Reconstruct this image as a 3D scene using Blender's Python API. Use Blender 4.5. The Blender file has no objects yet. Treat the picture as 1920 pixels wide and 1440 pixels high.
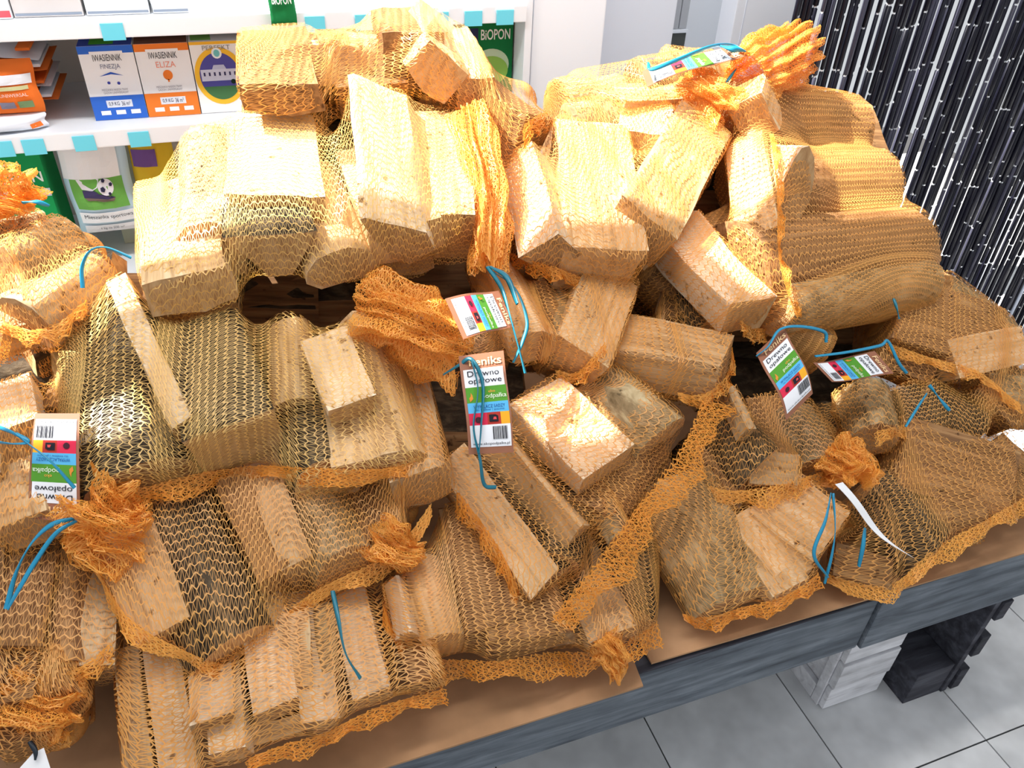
import bpy, bmesh, math, random
import numpy as np
from mathutils import Vector, Matrix, noise

random.seed(7); rng = np.random.default_rng(7)
scene = bpy.context.scene
COL = scene.collection

# ------------------------------------------------------------------ camera
F = 1465.0
CAM = np.array([0.0, 0.0, 1.60])
def _dir(u, v):
    a = np.array([u-960.0, -(v-720.0), -F]); return a/np.linalg.norm(a)
_Z = -_dir(867, 2703)
_X = _dir(5712, -160); _X = _X - _Z*(_X@_Z); _X /= np.linalg.norm(_X)
_Y = np.cross(_Z, _X)
R = np.array([_X, _Y, _Z])                      # world = R @ camera
cam_d = bpy.data.cameras.new('camera'); cam = bpy.data.objects.new('camera', cam_d); COL.objects.link(cam)
cam_d.sensor_width = 36; cam_d.sensor_fit = 'HORIZONTAL'; cam_d.lens = F*36/1920; cam_d.clip_start = 0.02
M = Matrix([list(R[0])+[CAM[0]], list(R[1])+[CAM[1]], list(R[2])+[CAM[2]], [0, 0, 0, 1]])
cam.matrix_world = M
scene.camera = cam

# ------------------------------------------------------------------ light and exposure
w = bpy.data.worlds.new('world'); scene.world = w; w.use_nodes = True
bg = w.node_tree.nodes['Background']; bg.inputs[0].default_value = (0.93, 0.965, 1.0, 1); bg.inputs[1].default_value = 0.64
sd = bpy.data.lights.new('sun', 'SUN'); sun = bpy.data.objects.new('sun', sd); COL.objects.link(sun)
sd.energy = 16.0; sd.angle = math.radians(0.35); sd.color = (1.0, 0.965, 0.90)
SUN = Vector((-0.55, 0.22, 0.80)).normalized()  # towards the sun: high on the left, a little behind the shelves
sun.rotation_euler = SUN.to_track_quat('Z', 'Y').to_euler()
ld = bpy.data.lights.new('shelf_fill_light', 'AREA'); fill_light = bpy.data.objects.new('shelf_fill_light', ld); COL.objects.link(fill_light)   # out-of-frame fill light, added to brighten the shelves
ld.shape = 'RECTANGLE'; ld.size = 2.4; ld.size_y = .15; ld.energy = 40; ld.color = (1.0, .98, .95)
fill_light.location = (.1, .95, 2.9); fill_light.rotation_euler = (math.radians(38), 0, 0)
vs = scene.view_settings
vs.view_transform = 'Standard'; vs.look = 'None'; vs.gamma = 1.0; vs.exposure = 0.14; vs.use_curve_mapping = False

# ------------------------------------------------------------------ picture-to-place helpers
def ray(x, y):
    return R @ np.array([(x-960.0)/F, -(y-720.0)/F, -1.0])
def atY(x, y, Y):
    r = ray(x, y); return CAM + r*(Y/r[1])
def atZ(x, y, Z):
    r = ray(x, y); return CAM + r*((Z-CAM[2])/r[2])
SA = math.radians(40)
SN = np.array([0, -math.sin(SA), math.cos(SA)])            # the pile's front slope
SP = np.array([0, 0.66, 0.58])
def S(x, y, o=0.0):
    r = ray(x, y); t = ((SP-CAM)@SN + o)/(r@SN); return CAM + r*t
def nrm(v):
    v = np.asarray(v, float); return v/max(np.linalg.norm(v), 1e-9)

# ------------------------------------------------------------------ object helpers
def tag(o, label=None, cat=None, group=None, kind=None):
    if label: o['label'] = label
    if cat: o['category'] = cat
    if group: o['group'] = group
    if kind: o['kind'] = kind
    return o
def empty(name, loc, label=None, cat=None, group=None):
    o = bpy.data.objects.new(name, None); COL.objects.link(o); o.location = loc; o.empty_display_size = .05
    return tag(o, label, cat, group)
def link(name, me, mats=None, parent=None, basis=None):
    if mats is not None:
        for m in (mats if isinstance(mats, (list, tuple)) else [mats]): me.materials.append(m)
    o = bpy.data.objects.new(name, me); COL.objects.link(o)
    if parent is not None:
        o.parent = parent
        root = parent; loc = Vector(parent.get('_w', parent.location))
        B = basis if basis is not None else Matrix.Identity(4)
        o.matrix_basis = Matrix.Translation(-loc) @ B
        o['_w'] = list((0.0, 0.0, 0.0)) if basis is None else list(B.translation)
        if basis is None: o.matrix_basis = Matrix.Translation(-loc)
    elif basis is not None: o.matrix_basis = basis
    return o
def fast_mesh(name, V, Q, smooth=True):
    """vertices (n,3) and quads/triangles (m,k) arrays"""
    V = np.asarray(V, np.float32); Q = np.asarray(Q, np.int32)
    me = bpy.data.meshes.new(name); k = Q.shape[1]
    me.vertices.add(len(V)); me.vertices.foreach_set('co', V.ravel())
    me.loops.add(Q.size); me.loops.foreach_set('vertex_index', Q.ravel())
    me.polygons.add(len(Q))
    me.polygons.foreach_set('loop_start', np.arange(0, Q.size, k, dtype=np.int32))
    try: me.polygons.foreach_set('loop_total', np.full(len(Q), k, np.int32))
    except Exception: pass
    me.update(calc_edges=True)
    me.polygons.foreach_set('use_smooth', np.full(len(Q), smooth))
    return me
def py_mesh(name, V, Fc, smooth=False):
    me = bpy.data.meshes.new(name); me.from_pydata([tuple(map(float, v)) for v in V], [], Fc); me.update()
    if smooth: me.polygons.foreach_set('use_smooth', [True]*len(Fc))
    return me
def box_mesh(x0, x1, y0, y1, z0, z1, bev=0.0):
    bm = bmesh.new(); bmesh.ops.create_cube(bm, size=1)
    for v in bm.verts:
        v.co = Vector(((x0+x1)/2+v.co.x*(x1-x0), (y0+y1)/2+v.co.y*(y1-y0), (z0+z1)/2+v.co.z*(z1-z0)))
    if bev: bmesh.ops.bevel(bm, geom=bm.edges[:], offset=bev, segments=2, affect='EDGES', profile=.7)
    me = bpy.data.meshes.new('box'); bm.to_mesh(me); bm.free(); return me
def box(name, b, mat, parent=None, bev=0.003):
    return link(name, box_mesh(*b, bev), mat, parent)
def struct(name, b, mat, bev=0.0):
    return tag(link(name, box_mesh(*b, bev), mat), kind='structure')

# ------------------------------------------------------------------ materials
def mat(name, color, rough=0.6, spec=0.3, metal=0.0):
    m = bpy.data.materials.new(name); m.use_nodes = True
    p = m.node_tree.nodes['Principled BSDF']
    p.inputs['Base Color'].default_value = (*color, 1); p.inputs['Roughness'].default_value = rough
    p.inputs['Specular IOR Level'].default_value = spec; p.inputs['Metallic'].default_value = metal
    return m
def srgb(r, g, b):
    return tuple(((c/255)/12.92 if c/255 <= .04045 else ((c/255+.055)/1.055)**2.4) for c in (r, g, b))
def grain(name, stops, scale, rough=.75, bump=.35, detail=6, dist=.6, spots=None, rand=.22, bdist=.003):
    """fibre / bark material: noise stretched along the object's own x axis"""
    m = mat(name, (.5, .5, .5), rough, .2); nt = m.node_tree; N = nt.nodes; L = nt.links; p = N['Principled BSDF']
    tc = N.new('ShaderNodeTexCoord'); mp = N.new('ShaderNodeMapping'); mp.inputs['Scale'].default_value = scale
    oi = N.new('ShaderNodeObjectInfo'); ad = N.new('ShaderNodeVectorMath'); ad.operation = 'ADD'
    sc = N.new('ShaderNodeVectorMath'); sc.operation = 'SCALE'; sc.inputs['Scale'].default_value = 9.0
    cmb = N.new('ShaderNodeCombineXYZ')
    for i in range(3): L.new(oi.outputs['Random'], cmb.inputs[i])
    L.new(cmb.outputs[0], sc.inputs[0])
    L.new(tc.outputs['Object'], ad.inputs[0]); L.new(sc.outputs[0], ad.inputs[1]); L.new(ad.outputs[0], mp.inputs[0])
    nz = N.new('ShaderNodeTexNoise'); nz.inputs['Detail'].default_value = detail; nz.inputs['Distortion'].default_value = dist
    nz.inputs['Scale'].default_value = 1.0; nz.inputs['Roughness'].default_value = .62; L.new(mp.outputs[0], nz.inputs['Vector'])
    cr = N.new('ShaderNodeValToRGB'); el = cr.color_ramp.elements
    while len(el) < len(stops): el.new(.5)
    for e, (pos, c) in zip(el, stops): e.position = pos; e.color = (*c, 1)
    L.new(nz.outputs['Fac'], cr.inputs[0]); last = cr.outputs[0]
    # large soft patches
    n2 = N.new('ShaderNodeTexNoise'); n2.inputs['Scale'].default_value = 14; n2.inputs['Detail'].default_value = 2; L.new(ad.outputs[0], n2.inputs['Vector'])
    mr = N.new('ShaderNodeMapRange'); mr.inputs[1].default_value = .3; mr.inputs[2].default_value = .7; mr.inputs[3].default_value = .86; mr.inputs[4].default_value = 1.1
    L.new(n2.outputs['Fac'], mr.inputs[0])
    hs = N.new('ShaderNodeHueSaturation'); L.new(last, hs.inputs['Color'])
    mu = N.new('ShaderNodeMath'); mu.operation = 'MULTIPLY_ADD'; mu.inputs[1].default_value = rand*2; mu.inputs[2].default_value = 1-rand; L.new(oi.outputs['Random'], mu.inputs[0])
    m3 = N.new('ShaderNodeMath'); m3.operation = 'MULTIPLY'; L.new(mu.outputs[0], m3.inputs[0]); L.new(mr.outputs[0], m3.inputs[1])
    L.new(m3.outputs[0], hs.inputs['Value']); last = hs.outputs[0]
    if spots:
        vo = N.new('ShaderNodeTexNoise'); vo.inputs['Scale'].default_value = 55; vo.inputs['Detail'].default_value = 3; L.new(ad.outputs[0], vo.inputs['Vector'])
        r2 = N.new('ShaderNodeValToRGB'); r2.color_ramp.elements[0].position = .64; r2.color_ramp.elements[1].position = .72; L.new(vo.outputs['Fac'], r2.inputs[0])
        mx = N.new('ShaderNodeMix'); mx.data_type = 'RGBA'; L.new(r2.outputs[0], mx.inputs[0]); L.new(last, mx.inputs[6]); mx.inputs[7].default_value = (*spots, 1); last = mx.outputs[2]
    L.new(last, p.inputs['Base Color'])
    bp = N.new('ShaderNodeBump'); bp.inputs['Strength'].default_value = bump; bp.inputs['Distance'].default_value = bdist
    L.new(nz.outputs['Fac'], bp.inputs['Height']); L.new(bp.outputs[0], p.inputs['Normal'])
    return m
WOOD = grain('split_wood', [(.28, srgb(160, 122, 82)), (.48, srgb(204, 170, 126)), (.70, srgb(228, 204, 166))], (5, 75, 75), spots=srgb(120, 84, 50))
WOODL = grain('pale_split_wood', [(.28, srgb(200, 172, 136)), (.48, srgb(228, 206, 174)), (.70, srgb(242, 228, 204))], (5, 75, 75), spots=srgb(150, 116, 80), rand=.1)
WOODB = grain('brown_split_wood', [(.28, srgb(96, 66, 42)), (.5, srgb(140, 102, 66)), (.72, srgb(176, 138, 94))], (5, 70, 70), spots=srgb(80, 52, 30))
ENDW = grain('end_grain', [(.30, srgb(164, 122, 80)), (.50, srgb(192, 152, 106)), (.70, srgb(212, 176, 130))], (60, 60, 22), bump=.25, dist=1.2)
BARKP = grain('pale_bark', [(.30, srgb(112, 92, 62)), (.48, srgb(156, 132, 96)), (.60, srgb(188, 166, 126)), (.74, srgb(214, 196, 160))], (22, 40, 40), bump=.6, spots=srgb(82, 66, 44), bdist=.006)
BARKD = grain('dark_bark', [(.30, srgb(30, 24, 18)), (.50, srgb(66, 54, 40)), (.72, srgb(112, 96, 74))], (20, 46, 46), bump=.8, bdist=.008)
def net_mat(name, c, tc):
    m = mat(name, c, .42, .5); nt = m.node_tree; N = nt.nodes; L = nt.links; p = N['Principled BSDF']; out = N['Material Output']
    t = N.new('ShaderNodeBsdfTranslucent'); t.inputs[0].default_value = (*tc, 1)
    mx = N.new('ShaderNodeMixShader'); mx.inputs[0].default_value = .35
    L.new(p.outputs[0], mx.inputs[1]); L.new(t.outputs[0], mx.inputs[2]); L.new(mx.outputs[0], out.inputs[0])
    return m
NETO = net_mat('orange_net', srgb(228, 172, 94), srgb(238, 156, 58))
NETY = net_mat('yellow_net', srgb(232, 194, 118), srgb(240, 180, 70))
TUFT = net_mat('gathered_orange_net', srgb(246, 182, 84), srgb(252, 176, 60))
HEM = net_mat('hem_net', srgb(236, 162, 62), srgb(244, 150, 40))
BLUE = mat('blue_string', srgb(28, 138, 176), .35, .5)

# ------------------------------------------------------------------ logs
SECT = {
 'q':    [(-.5, 0), (.5, 0), (.47, -1), (-.44, -1)],
 'q2':   [(-.5, -.12), (.42, 0), (.5, -.8), (.1, -1), (-.47, -.9)],
 'tri':  [(-.5, 0), (.5, 0), (.16, -1), (-.1, -1)],
 'ridge':[(-.04, 0), (.08, -.02), (.5, -.72), (.3, -1), (-.36, -1), (-.5, -.62)],
 'half': [(-.5, -.75), (-.47, -.45), (-.33, -.16), (-.12, -.02), (.12, 0), (.34, -.15), (.47, -.42), (.5, -.75), (.3, -1), (-.3, -1)],
}
HINT = {'u': (0, 0, 1), 'f': (0, -1, 0), 'l': (-1, 0, 0), 'r': (1, 0, 0), 's': tuple(SN*1.0), 'b': (0, 1, 0)}
def make_log(A, B, wid, th, hint, sect, m, parent, name='log', rough=1.0):
    """log with its visible face's centre line A-B; returns its planes and corner points for the net"""
    A = np.asarray(A); B = np.asarray(B); ax = nrm(B-A); Ln = np.linalg.norm(B-A)
    h = np.zeros(3)
    for ch in hint: h = h + np.array(HINT[ch])
    n = nrm(h - ax*(h@ax)); v = np.cross(n, ax)
    poly = [(a*wid, b*th) for a, b in SECT[sect]]
    # --- refine the outline
    pts = []; fid = []
    for i, (a, b) in enumerate(poly):
        c, d = poly[(i+1) % len(poly)]; el = math.hypot(c-a, d-b); k = max(1, int(round(el/.022)))
        for j in range(k): pts.append((a+(c-a)*j/k, b+(d-b)*j/k)); fid.append(i)
    ns = max(5, int(Ln/.03)); K = len(pts); seed = Vector((random.random()*50, random.random()*50, random.random()*50))
    V = []; tw = random.uniform(-.10, .10); tp = random.uniform(-.10, .08); bow = random.uniform(-.008, .008)
    cx = -th*.5
    skew = random.uniform(-.18, .18), random.uniform(-.18, .18)
    amp = (.0032 if m in ('b', 'p') and sect == 'half' else .003)*rough
    for i in range(ns+1):
        u = i/ns; x = Ln*u; s = 1+tp*(u-.5); a = tw*(u-.5); ca, sa = math.cos(a), math.sin(a)
        for (p, q) in pts:
            q2 = q-cx; pp = (p*ca-q2*sa)*s; qq = (p*sa+q2*ca)*s+cx
            xx = x + (skew[0]*p + skew[1]*(q-cx))*(1 if i in (0, ns) else 0)
            nv = noise.noise_vector(Vector((xx*9, pp*26, qq*26))+seed)
            nf = noise.noise_vector(Vector((xx*30, pp*90, qq*90))+seed)
            V.append((xx, pp+nv.x*amp*1.5+nf.x*amp*.5, qq+nv.y*amp*1.5+nf.y*amp*.5+bow*math.sin(math.pi*u)))
    Fc = []; mi = []
    top = {'half': {0, 1, 2, 3, 4, 5, 6}}.get(sect, {0} if sect != 'ridge' else {0, 1, 5})
    for i in range(ns):
        for j in range(K):
            Fc.append((i*K+j, i*K+(j+1) % K, (i+1)*K+(j+1) % K, (i+1)*K+j))
            mi.append(2 if (m in ('b', 'p') and fid[j] in top) else 0)
    c0 = len(V)
    for e, base in ((0, 0), (1, ns*K)):
        xs = np.mean([V[base+j] for j in range(K)], axis=0); V.append(tuple(xs))
        for j in range(K):
            f = (base+j, base+(j+1) % K, len(V)-1)
            Fc.append(f[::-1] if e == 0 else f); mi.append(1)
    me = py_mesh(name, V, Fc, True); me.polygons.foreach_set('material_index', mi)
    bm = bmesh.new(); bm.from_mesh(me); bmesh.ops.recalc_face_normals(bm, faces=bm.faces); bm.to_mesh(me); bm.free()
    try: me.set_sharp_from_angle(angle=math.radians(42))
    except Exception: pass
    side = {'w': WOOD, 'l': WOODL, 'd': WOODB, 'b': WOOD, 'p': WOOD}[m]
    bark = {'b': BARKD, 'p': BARKP}.get(m, WOOD)
    Mx = Matrix(((ax[0], v[0], n[0], A[0]), (ax[1], v[1], n[1], A[1]), (ax[2], v[2], n[2], A[2]), (0, 0, 0, 1)))
    o = link(name, me, [side, ENDW if m != 'd' else WOODB, bark], parent, Mx)
    # --- half spaces for the net
    P = []; D = []
    for i, (a, b) in enumerate(poly):
        c, d = poly[(i+1) % len(poly)]; e = np.array([c-a, d-b]); on = np.array([e[1], -e[0]]); on /= max(np.linalg.norm(on), 1e-9)
        if on @ (np.array([a, b])-np.array([0, -th/2])) < 0: on = -on
        nn = v*on[0]+n*on[1]; pt = A+v*a+n*b; P.append(nn); D.append(nn@pt)
    P.append(ax); D.append(ax@B); P.append(-ax); D.append(-ax@A)
    cor = [A+v*a+n*b for a, b in poly]+[B+v*a+n*b for a, b in poly]
    return o, (np.array(P), np.array(D)), cor

# ------------------------------------------------------------------ nets
def ribbons(segs, width):
    """segs: list of (P,Q,N) arrays -> quads"""
    P = np.concatenate([s[0] for s in segs]); Q = np.concatenate([s[1] for s in segs]); N = np.concatenate([s[2] for s in segs])
    W = np.concatenate([np.full(len(s[0]), wd) for s, wd in zip(segs, width)])
    d = Q-P; sd_ = np.cross(N, d); l = np.linalg.norm(sd_, axis=1, keepdims=True); l[l < 1e-9] = 1; sd_ = sd_/l*(W[:, None]/2)
    ext = d/np.maximum(np.linalg.norm(d, axis=1, keepdims=True), 1e-9)*(W[:, None]*.25)
    P = P-ext; Q = Q+ext
    V = np.stack([P-sd_, P+sd_, Q+sd_, Q-sd_], 1).reshape(-1, 3)
    return V, np.arange(len(V)).reshape(-1, 4)
class Surf:
    """regular grid (rows s, columns theta) sampled by bilinear lookup"""
    def __init__(self, G, wrap=True):
        self.G = G; self.wrap = wrap; ns, nt = G.shape[:2]
        ds = np.gradient(G, axis=0)
        if wrap: Gp = np.concatenate([G[:, -1:], G, G[:, :1]], 1); dt = (Gp[:, 2:]-Gp[:, :-2])/2
        else: dt = np.gradient(G, axis=1)
        N = np.cross(dt, ds); l = np.linalg.norm(N, axis=2, keepdims=True); l[l < 1e-9] = 1; self.N = N/l
    def at(self, s, t, A=None):
        A = self.G if A is None else A; ns, nt = A.shape[:2]
        x = np.clip(s, 0, 1)*(ns-1); i = np.minimum(x.astype(int), ns-2); fx = (x-i)[:, None]
        if self.wrap: y = (t % 1.0)*nt; j = np.floor(y).astype(int); fy = (y-j)[:, None]; j %= nt; j2 = (j+1) % nt
        else: y = np.clip(t, 0, 1)*(nt-1); j = np.minimum(y.astype(int), nt-2); fy = (y-j)[:, None]; j2 = j+1
        return (A[i, j]*(1-fx)*(1-fy)+A[i+1, j]*fx*(1-fy)+A[i, j2]*(1-fx)*fy+A[i+1, j2]*fx*fy)
def knit(surf, nc, nr, along, wc, wt, cull=None, jit=.06, lift=0.0):
    """raschel net: wavy chains joined by zig-zag ties. along='s' chains run along s, 't' chains run around"""
    I, J = np.meshgrid(np.arange(nc), np.arange(nr+1), indexing='ij')
    wob = rng.normal(0, jit, I.shape)
    X = I + .5 + np.where((I+J) % 2 == 0, .19, -.19) + wob; Yv = J + rng.normal(0, jit, J.shape)
    def pos(x, y):
        a = x/nc; b = y/nr
        s, t = (b, a) if along == 's' else (a, b)
        sh = x.shape; s = s.ravel(); t = t.ravel()
        p = surf.at(s, t); n = surf.at(s, t, surf.N)
        return (p+n*lift).reshape(*sh, 3), n.reshape(*sh, 3)
    C, CN = pos(X, Yv)
    segs = [(C[:, :-1].reshape(-1, 3), C[:, 1:].reshape(-1, 3), CN[:, :-1].reshape(-1, 3))]; ww = [wc]
    # ties: from chain i at j to chain i+1 at j+.5 and back
    wrapc = surf.wrap and along == 's'
    A = C if wrapc else C[:-1]; B = np.roll(C, -1, 0) if wrapc else C[1:]
    BN = CN if wrapc else CN[:-1]
    Bm = (B[:, :-1]+B[:, 1:])/2
    segs.append((A[:, :-1].reshape(-1, 3), Bm.reshape(-1, 3), BN[:, :-1].reshape(-1, 3))); ww.append(wt)
    segs.append((Bm.reshape(-1, 3), A[:, 1:].reshape(-1, 3), BN[:, :-1].reshape(-1, 3))); ww.append(wt)
    if cull is not None:
        out = []
        for (P, Q, N) in segs:
            vd = P-CAM; vd /= np.linalg.norm(vd, axis=1, keepdims=True)
            k = (np.sum(vd*N, 1) < cull) & (np.linalg.norm(P-Q, axis=1) > 1e-5)
            out.append((P[k], Q[k], N[k]))
        segs = out
    return ribbons(segs, ww)
def net_surface(planes, E0, E1, ns=110, nt=180, iters=45, pad=.009):
    E0 = np.asarray(E0); E1 = np.asarray(E1); ax = nrm(E1-E0); Ln = np.linalg.norm(E1-E0)
    up = np.array([0, .64, -.77])        # the seam side (theta = 0) lies underneath, away from the viewer
    e1 = nrm(up-ax*(up@ax)); e2 = np.cross(ax, e1)
    nc = 30
    phi = np.concatenate([np.linspace(-90, 0, nc), np.zeros(ns-2*nc), np.linspace(0, 90, nc)])
    phi = np.radians(np.clip(phi, -88.5, 88.5)); pos = np.concatenate([np.zeros(nc), np.linspace(0, Ln, ns-2*nc+2)[1:-1], np.full(nc, Ln)])
    th = np.arange(nt)/nt*2*np.pi
    O = E0+ax*pos[:, None]
    Dd = (np.cos(phi)[:, None, None]*(np.cos(th)[None, :, None]*e1+np.sin(th)[None, :, None]*e2) + np.sin(phi)[:, None, None]*ax)
    OO = np.broadcast_to(O[:, None], Dd.shape).reshape(-1, 3); DD = Dd.reshape(-1, 3)
    r = np.full(len(DD), .03)
    for P, D in planes:
        den = DD@P.T; num = D[None]-OO@P.T
        with np.errstate(divide='ignore', invalid='ignore'): t = num/den
        tin = np.where(den < -1e-9, t, -1e9).max(1); tout = np.where(den > 1e-9, t, 1e9).min(1)
        bad = ((np.abs(den) <= 1e-9) & (num < 0)).any(1)
        ok = (tout > np.maximum(tin, 0)) & ~bad & (tout < 2)
        r = np.where(ok, np.maximum(r, tout), r)
    obs = (r+pad).reshape(Dd.shape[:2]); r = obs.copy()
    for _ in range(iters):
        rp = np.concatenate([r[:1], r, r[-1:]], 0)
        av = (rp[2:]+rp[:-2]+np.roll(r, 1, 1)+np.roll(r, -1, 1))/4
        r = np.maximum(obs, av)
    # take the needle spikes off thin corners
    G = O[:, None]+Dd*r[..., None]
    # even out the columns by arc length round each row, the rows by mean arc length
    out = np.empty_like(G)
    for i in range(len(G)):
        c = np.concatenate([G[i], G[i, :1]]); d = np.concatenate([[0], np.cumsum(np.linalg.norm(np.diff(c, axis=0), axis=1))])
        mix = .65*d/max(d[-1], 1e-9)+.35*np.linspace(0, 1, nt+1); q = np.arange(nt)/nt
        for k in range(3): out[i, :, k] = np.interp(q, mix, c[:, k])
    G = out
    d = np.concatenate([[0], np.cumsum(np.linalg.norm(np.diff(G, axis=0), axis=2).mean(1))]); q = np.linspace(0, d[-1], len(G))
    G2 = np.empty_like(G)
    for j in range(nt):
        for k in range(3): G2[:, j, k] = np.interp(q, d, G[:, j, k])
    circ = np.linalg.norm(np.diff(np.concatenate([G2, G2[:, :1]], 1), axis=1), axis=2).sum(1).max()
    return Surf(G2), d[-1], circ
def tuft(parent, pts, r0, r1, pleats=9, nc=84, nr=26, name='gathered_neck', m=None, seed=0, amp=1.0):
    """bunched end of the net: a pleated, flaring tube of the same net along pts (3D)"""
    pts = np.array(pts); n = 40; nt = 168
    t = np.linspace(0, 1, len(pts)); q = np.linspace(0, 1, n)
    C = np.stack([np.interp(q, t, pts[:, k]) for k in range(3)], 1)
    for _ in range(6): C[1:-1] = (C[:-2]+C[2:]+2*C[1:-1])/4
    T = np.gradient(C, axis=0); T /= np.linalg.norm(T, axis=1, keepdims=True)
    e1 = np.cross(T, [0.3, .5, 1.0]); e1 /= np.linalg.norm(e1, axis=1, keepdims=True); e2 = np.cross(T, e1)
    th = np.arange(nt)/nt*2*np.pi; rr = np.random.default_rng(seed+3)
    ph = rr.uniform(0, 6.28, 4); prof = r0+(r1-r0)*q**1.2
    ir = 1+.27*np.sin(pleats*th+ph[0]+1.2*np.sin(2*th+ph[2])+2*q[:, None])*(0.6+q[:, None]*.5)+.12*np.sin((pleats*2+3)*th+ph[1])[None]
    ir = ir+.22*np.sin(3*th[None]+ph[3]+5*q[:, None])+.12*np.sin(q[:, None]*19+4*th[None]+ph[2])
    ir = 1+(ir-1)*amp
    rad = prof[:, None]*np.clip(ir, .25, 2)
    G = C[:, None]+rad[..., None]*(np.cos(th)[None, :, None]*e1[:, None]+np.sin(th)[None, :, None]*e2[:, None])
    G += (T*(.012*amp))[:, None]*(np.sin(5*th+ph[1])[None, :, None]*q[:, None, None]**2)
    s = Surf(G); V, Q = knit(s, nc, nr, 's', .0015, .0008, jit=.16)
    V2, Q2 = knit(s, nr//2, nc, 't', .0014, .0008, jit=.2, lift=-.006)
    V = np.concatenate([V, V2]); Q = np.concatenate([Q, Q2+len(Q)*4])
    return link(name, fast_mesh(name, V, Q), m or TUFT, parent)
def band(parent, pts3, wdir, width, name='seam', m=None, ruf=.006):
    """flat sewn hem of doubled net along a 3D path"""
    pts = np.array(pts3); n = 50; q = np.linspace(0, 1, n); seg = np.concatenate([[0], np.cumsum(np.linalg.norm(np.diff(pts, axis=0), axis=1))])
    C = np.stack([np.interp(q*seg[-1], seg, pts[:, k]) for k in range(3)], 1); Ln = seg[-1]
    for _ in range(8): C[1:-1] = (C[:-2]+C[2:]+2*C[1:-1])/4
    wd = nrm(wdir); rr = random.random()*9
    nn = np.cross(np.gradient(C, axis=0), wd); nn /= np.linalg.norm(nn, axis=1, keepdims=True)
    k = np.linspace(0, 1, 7)
    G = C[:, None]+wd*(k[None, :, None]*width*(1+.25*np.sin(q*17+rr)+.15*np.sin(q*41+rr))[:, None, None])
    G = G+nn[:, None]*((k[None]**1.3)*(ruf*np.sin(q*31+rr)[:, None]+ruf*.7*np.sin(q*73+2*rr)[:, None]))[..., None]
    s = Surf(G, wrap=False); nr = int(Ln/.006)
    V, Q = knit(s, 4, nr, 's', .0016, .0009, jit=.08)
    V2, Q2 = knit(s, max(3, int(Ln/.011)), 6, 't', .0022, .0009, jit=.12, lift=.002)
    V = np.concatenate([V, V2]); Q = np.concatenate([Q, Q2+len(Q)*4])
    return link(name, fast_mesh(name, V, Q), m or HEM, parent)
def string(parent, pts, wd=.0042, m=None, name='string'):
    """flat plastic twine through picture points (x, y, offset from the slope)"""
    P = np.array([S(*p) for p in pts]); n = 14*(len(P)-1)+1
    # Catmull-Rom
    Pe = np.concatenate([[2*P[0]-P[1]], P, [2*P[-1]-P[-2]]]); out = []
    for i in range(len(P)-1):
        p0, p1, p2, p3 = Pe[i:i+4]
        for t in np.linspace(0, 1, 10, endpoint=False):
            out.append(.5*((2*p1)+(-p0+p2)*t+(2*p0-5*p1+4*p2-p3)*t*t+(-p0+3*p1-3*p2+p3)*t**3))
    out.append(P[-1]); C = np.array(out); T = np.gradient(C, axis=0); T /= np.maximum(np.linalg.norm(T, axis=1, keepdims=True), 1e-9)
    a = np.cross(T, SN); a /= np.maximum(np.linalg.norm(a, axis=1, keepdims=True), 1e-9); b = np.cross(T, a)
    tw = np.linspace(0, random.uniform(1.5, 4), len(C))+random.random()*3
    e = a*np.cos(tw)[:, None]+b*np.sin(tw)[:, None]; g = np.cross(T, e)
    ring = [(.5, 0), (.2, .16), (-.2, .16), (-.5, 0), (-.2, -.16), (.2, -.16)]
    V = np.concatenate([(C+e*(x*wd)+g*(y*wd))[:, None] for x, y in ring], 1).reshape(-1, 3)
    Fc = [(i*6+j, i*6+(j+1) % 6, (i+1)*6+(j+1) % 6, (i+1)*6+j) for i in range(len(C)-1) for j in range(6)]
    return link(name, fast_mesh(name, V, np.array(Fc)), m or BLUE, parent)

# ------------------------------------------------------------------ lettering and flat print
_txt = {}
def text_geo(body, bold=False):
    if body in _txt: return _txt[body]
    cu = bpy.data.curves.new('t', 'FONT'); cu.body = body; cu.size = 1; cu.resolution_u = 3
    if bold: cu.offset = .012
    ob = bpy.data.objects.new('t', cu); COL.objects.link(ob)
    dg = bpy.context.evaluated_depsgraph_get(); dg.update()
    me = bpy.data.meshes.new_from_object(ob.evaluated_get(dg))
    V = np.array([v.co[:2] for v in me.vertices]); Fc = [tuple(p.vertices) for p in me.polygons]
    bpy.data.objects.remove(ob); bpy.data.curves.remove(cu); bpy.data.meshes.remove(me)
    mn, mx = V.min(0), V.max(0); V = (V-mn)/(mx-mn)          # unit box
    _txt[body] = (V, Fc); return _txt[body]
def print_text(name, body, u0, u1, v0, v1, fn, m, parent, off=.0006, bold=False):
    V, Fc = text_geo(body, bold); W = [fn(u0+(u1-u0)*a, v0+(v1-v0)*b, off) for a, b in V]
    return link(name, py_mesh(name, W, Fc), m, parent)
def print_rect(name, u0, u1, v0, v1, fn, m, parent, off=.0004, nu=2, nv=4):
    V = [fn(u0+(u1-u0)*i/nu, v0+(v1-v0)*j/nv, off) for j in range(nv+1) for i in range(nu+1)]
    Fc = [(j*(nu+1)+i, j*(nu+1)+i+1, (j+1)*(nu+1)+i+1, (j+1)*(nu+1)+i) for j in range(nv) for i in range(nu)]
    return link(name, py_mesh(name, V, Fc), m, parent)
def print_poly(name, pts, fn, m, parent, off=.0005):
    V = [fn(a, b, off) for a, b in pts]
    return link(name, py_mesh(name, V, [tuple(range(len(V)))]), m, parent)
def disc(cu, cv, ru, rv, n=24, a0=0, a1=360):
    return [(cu+ru*math.cos(math.radians(a0+(a1-a0)*i/n)), cv+rv*math.sin(math.radians(a0+(a1-a0)*i/n))) for i in range(n+(0 if a1-a0 == 360 else 1))]
PM = {}
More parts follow.
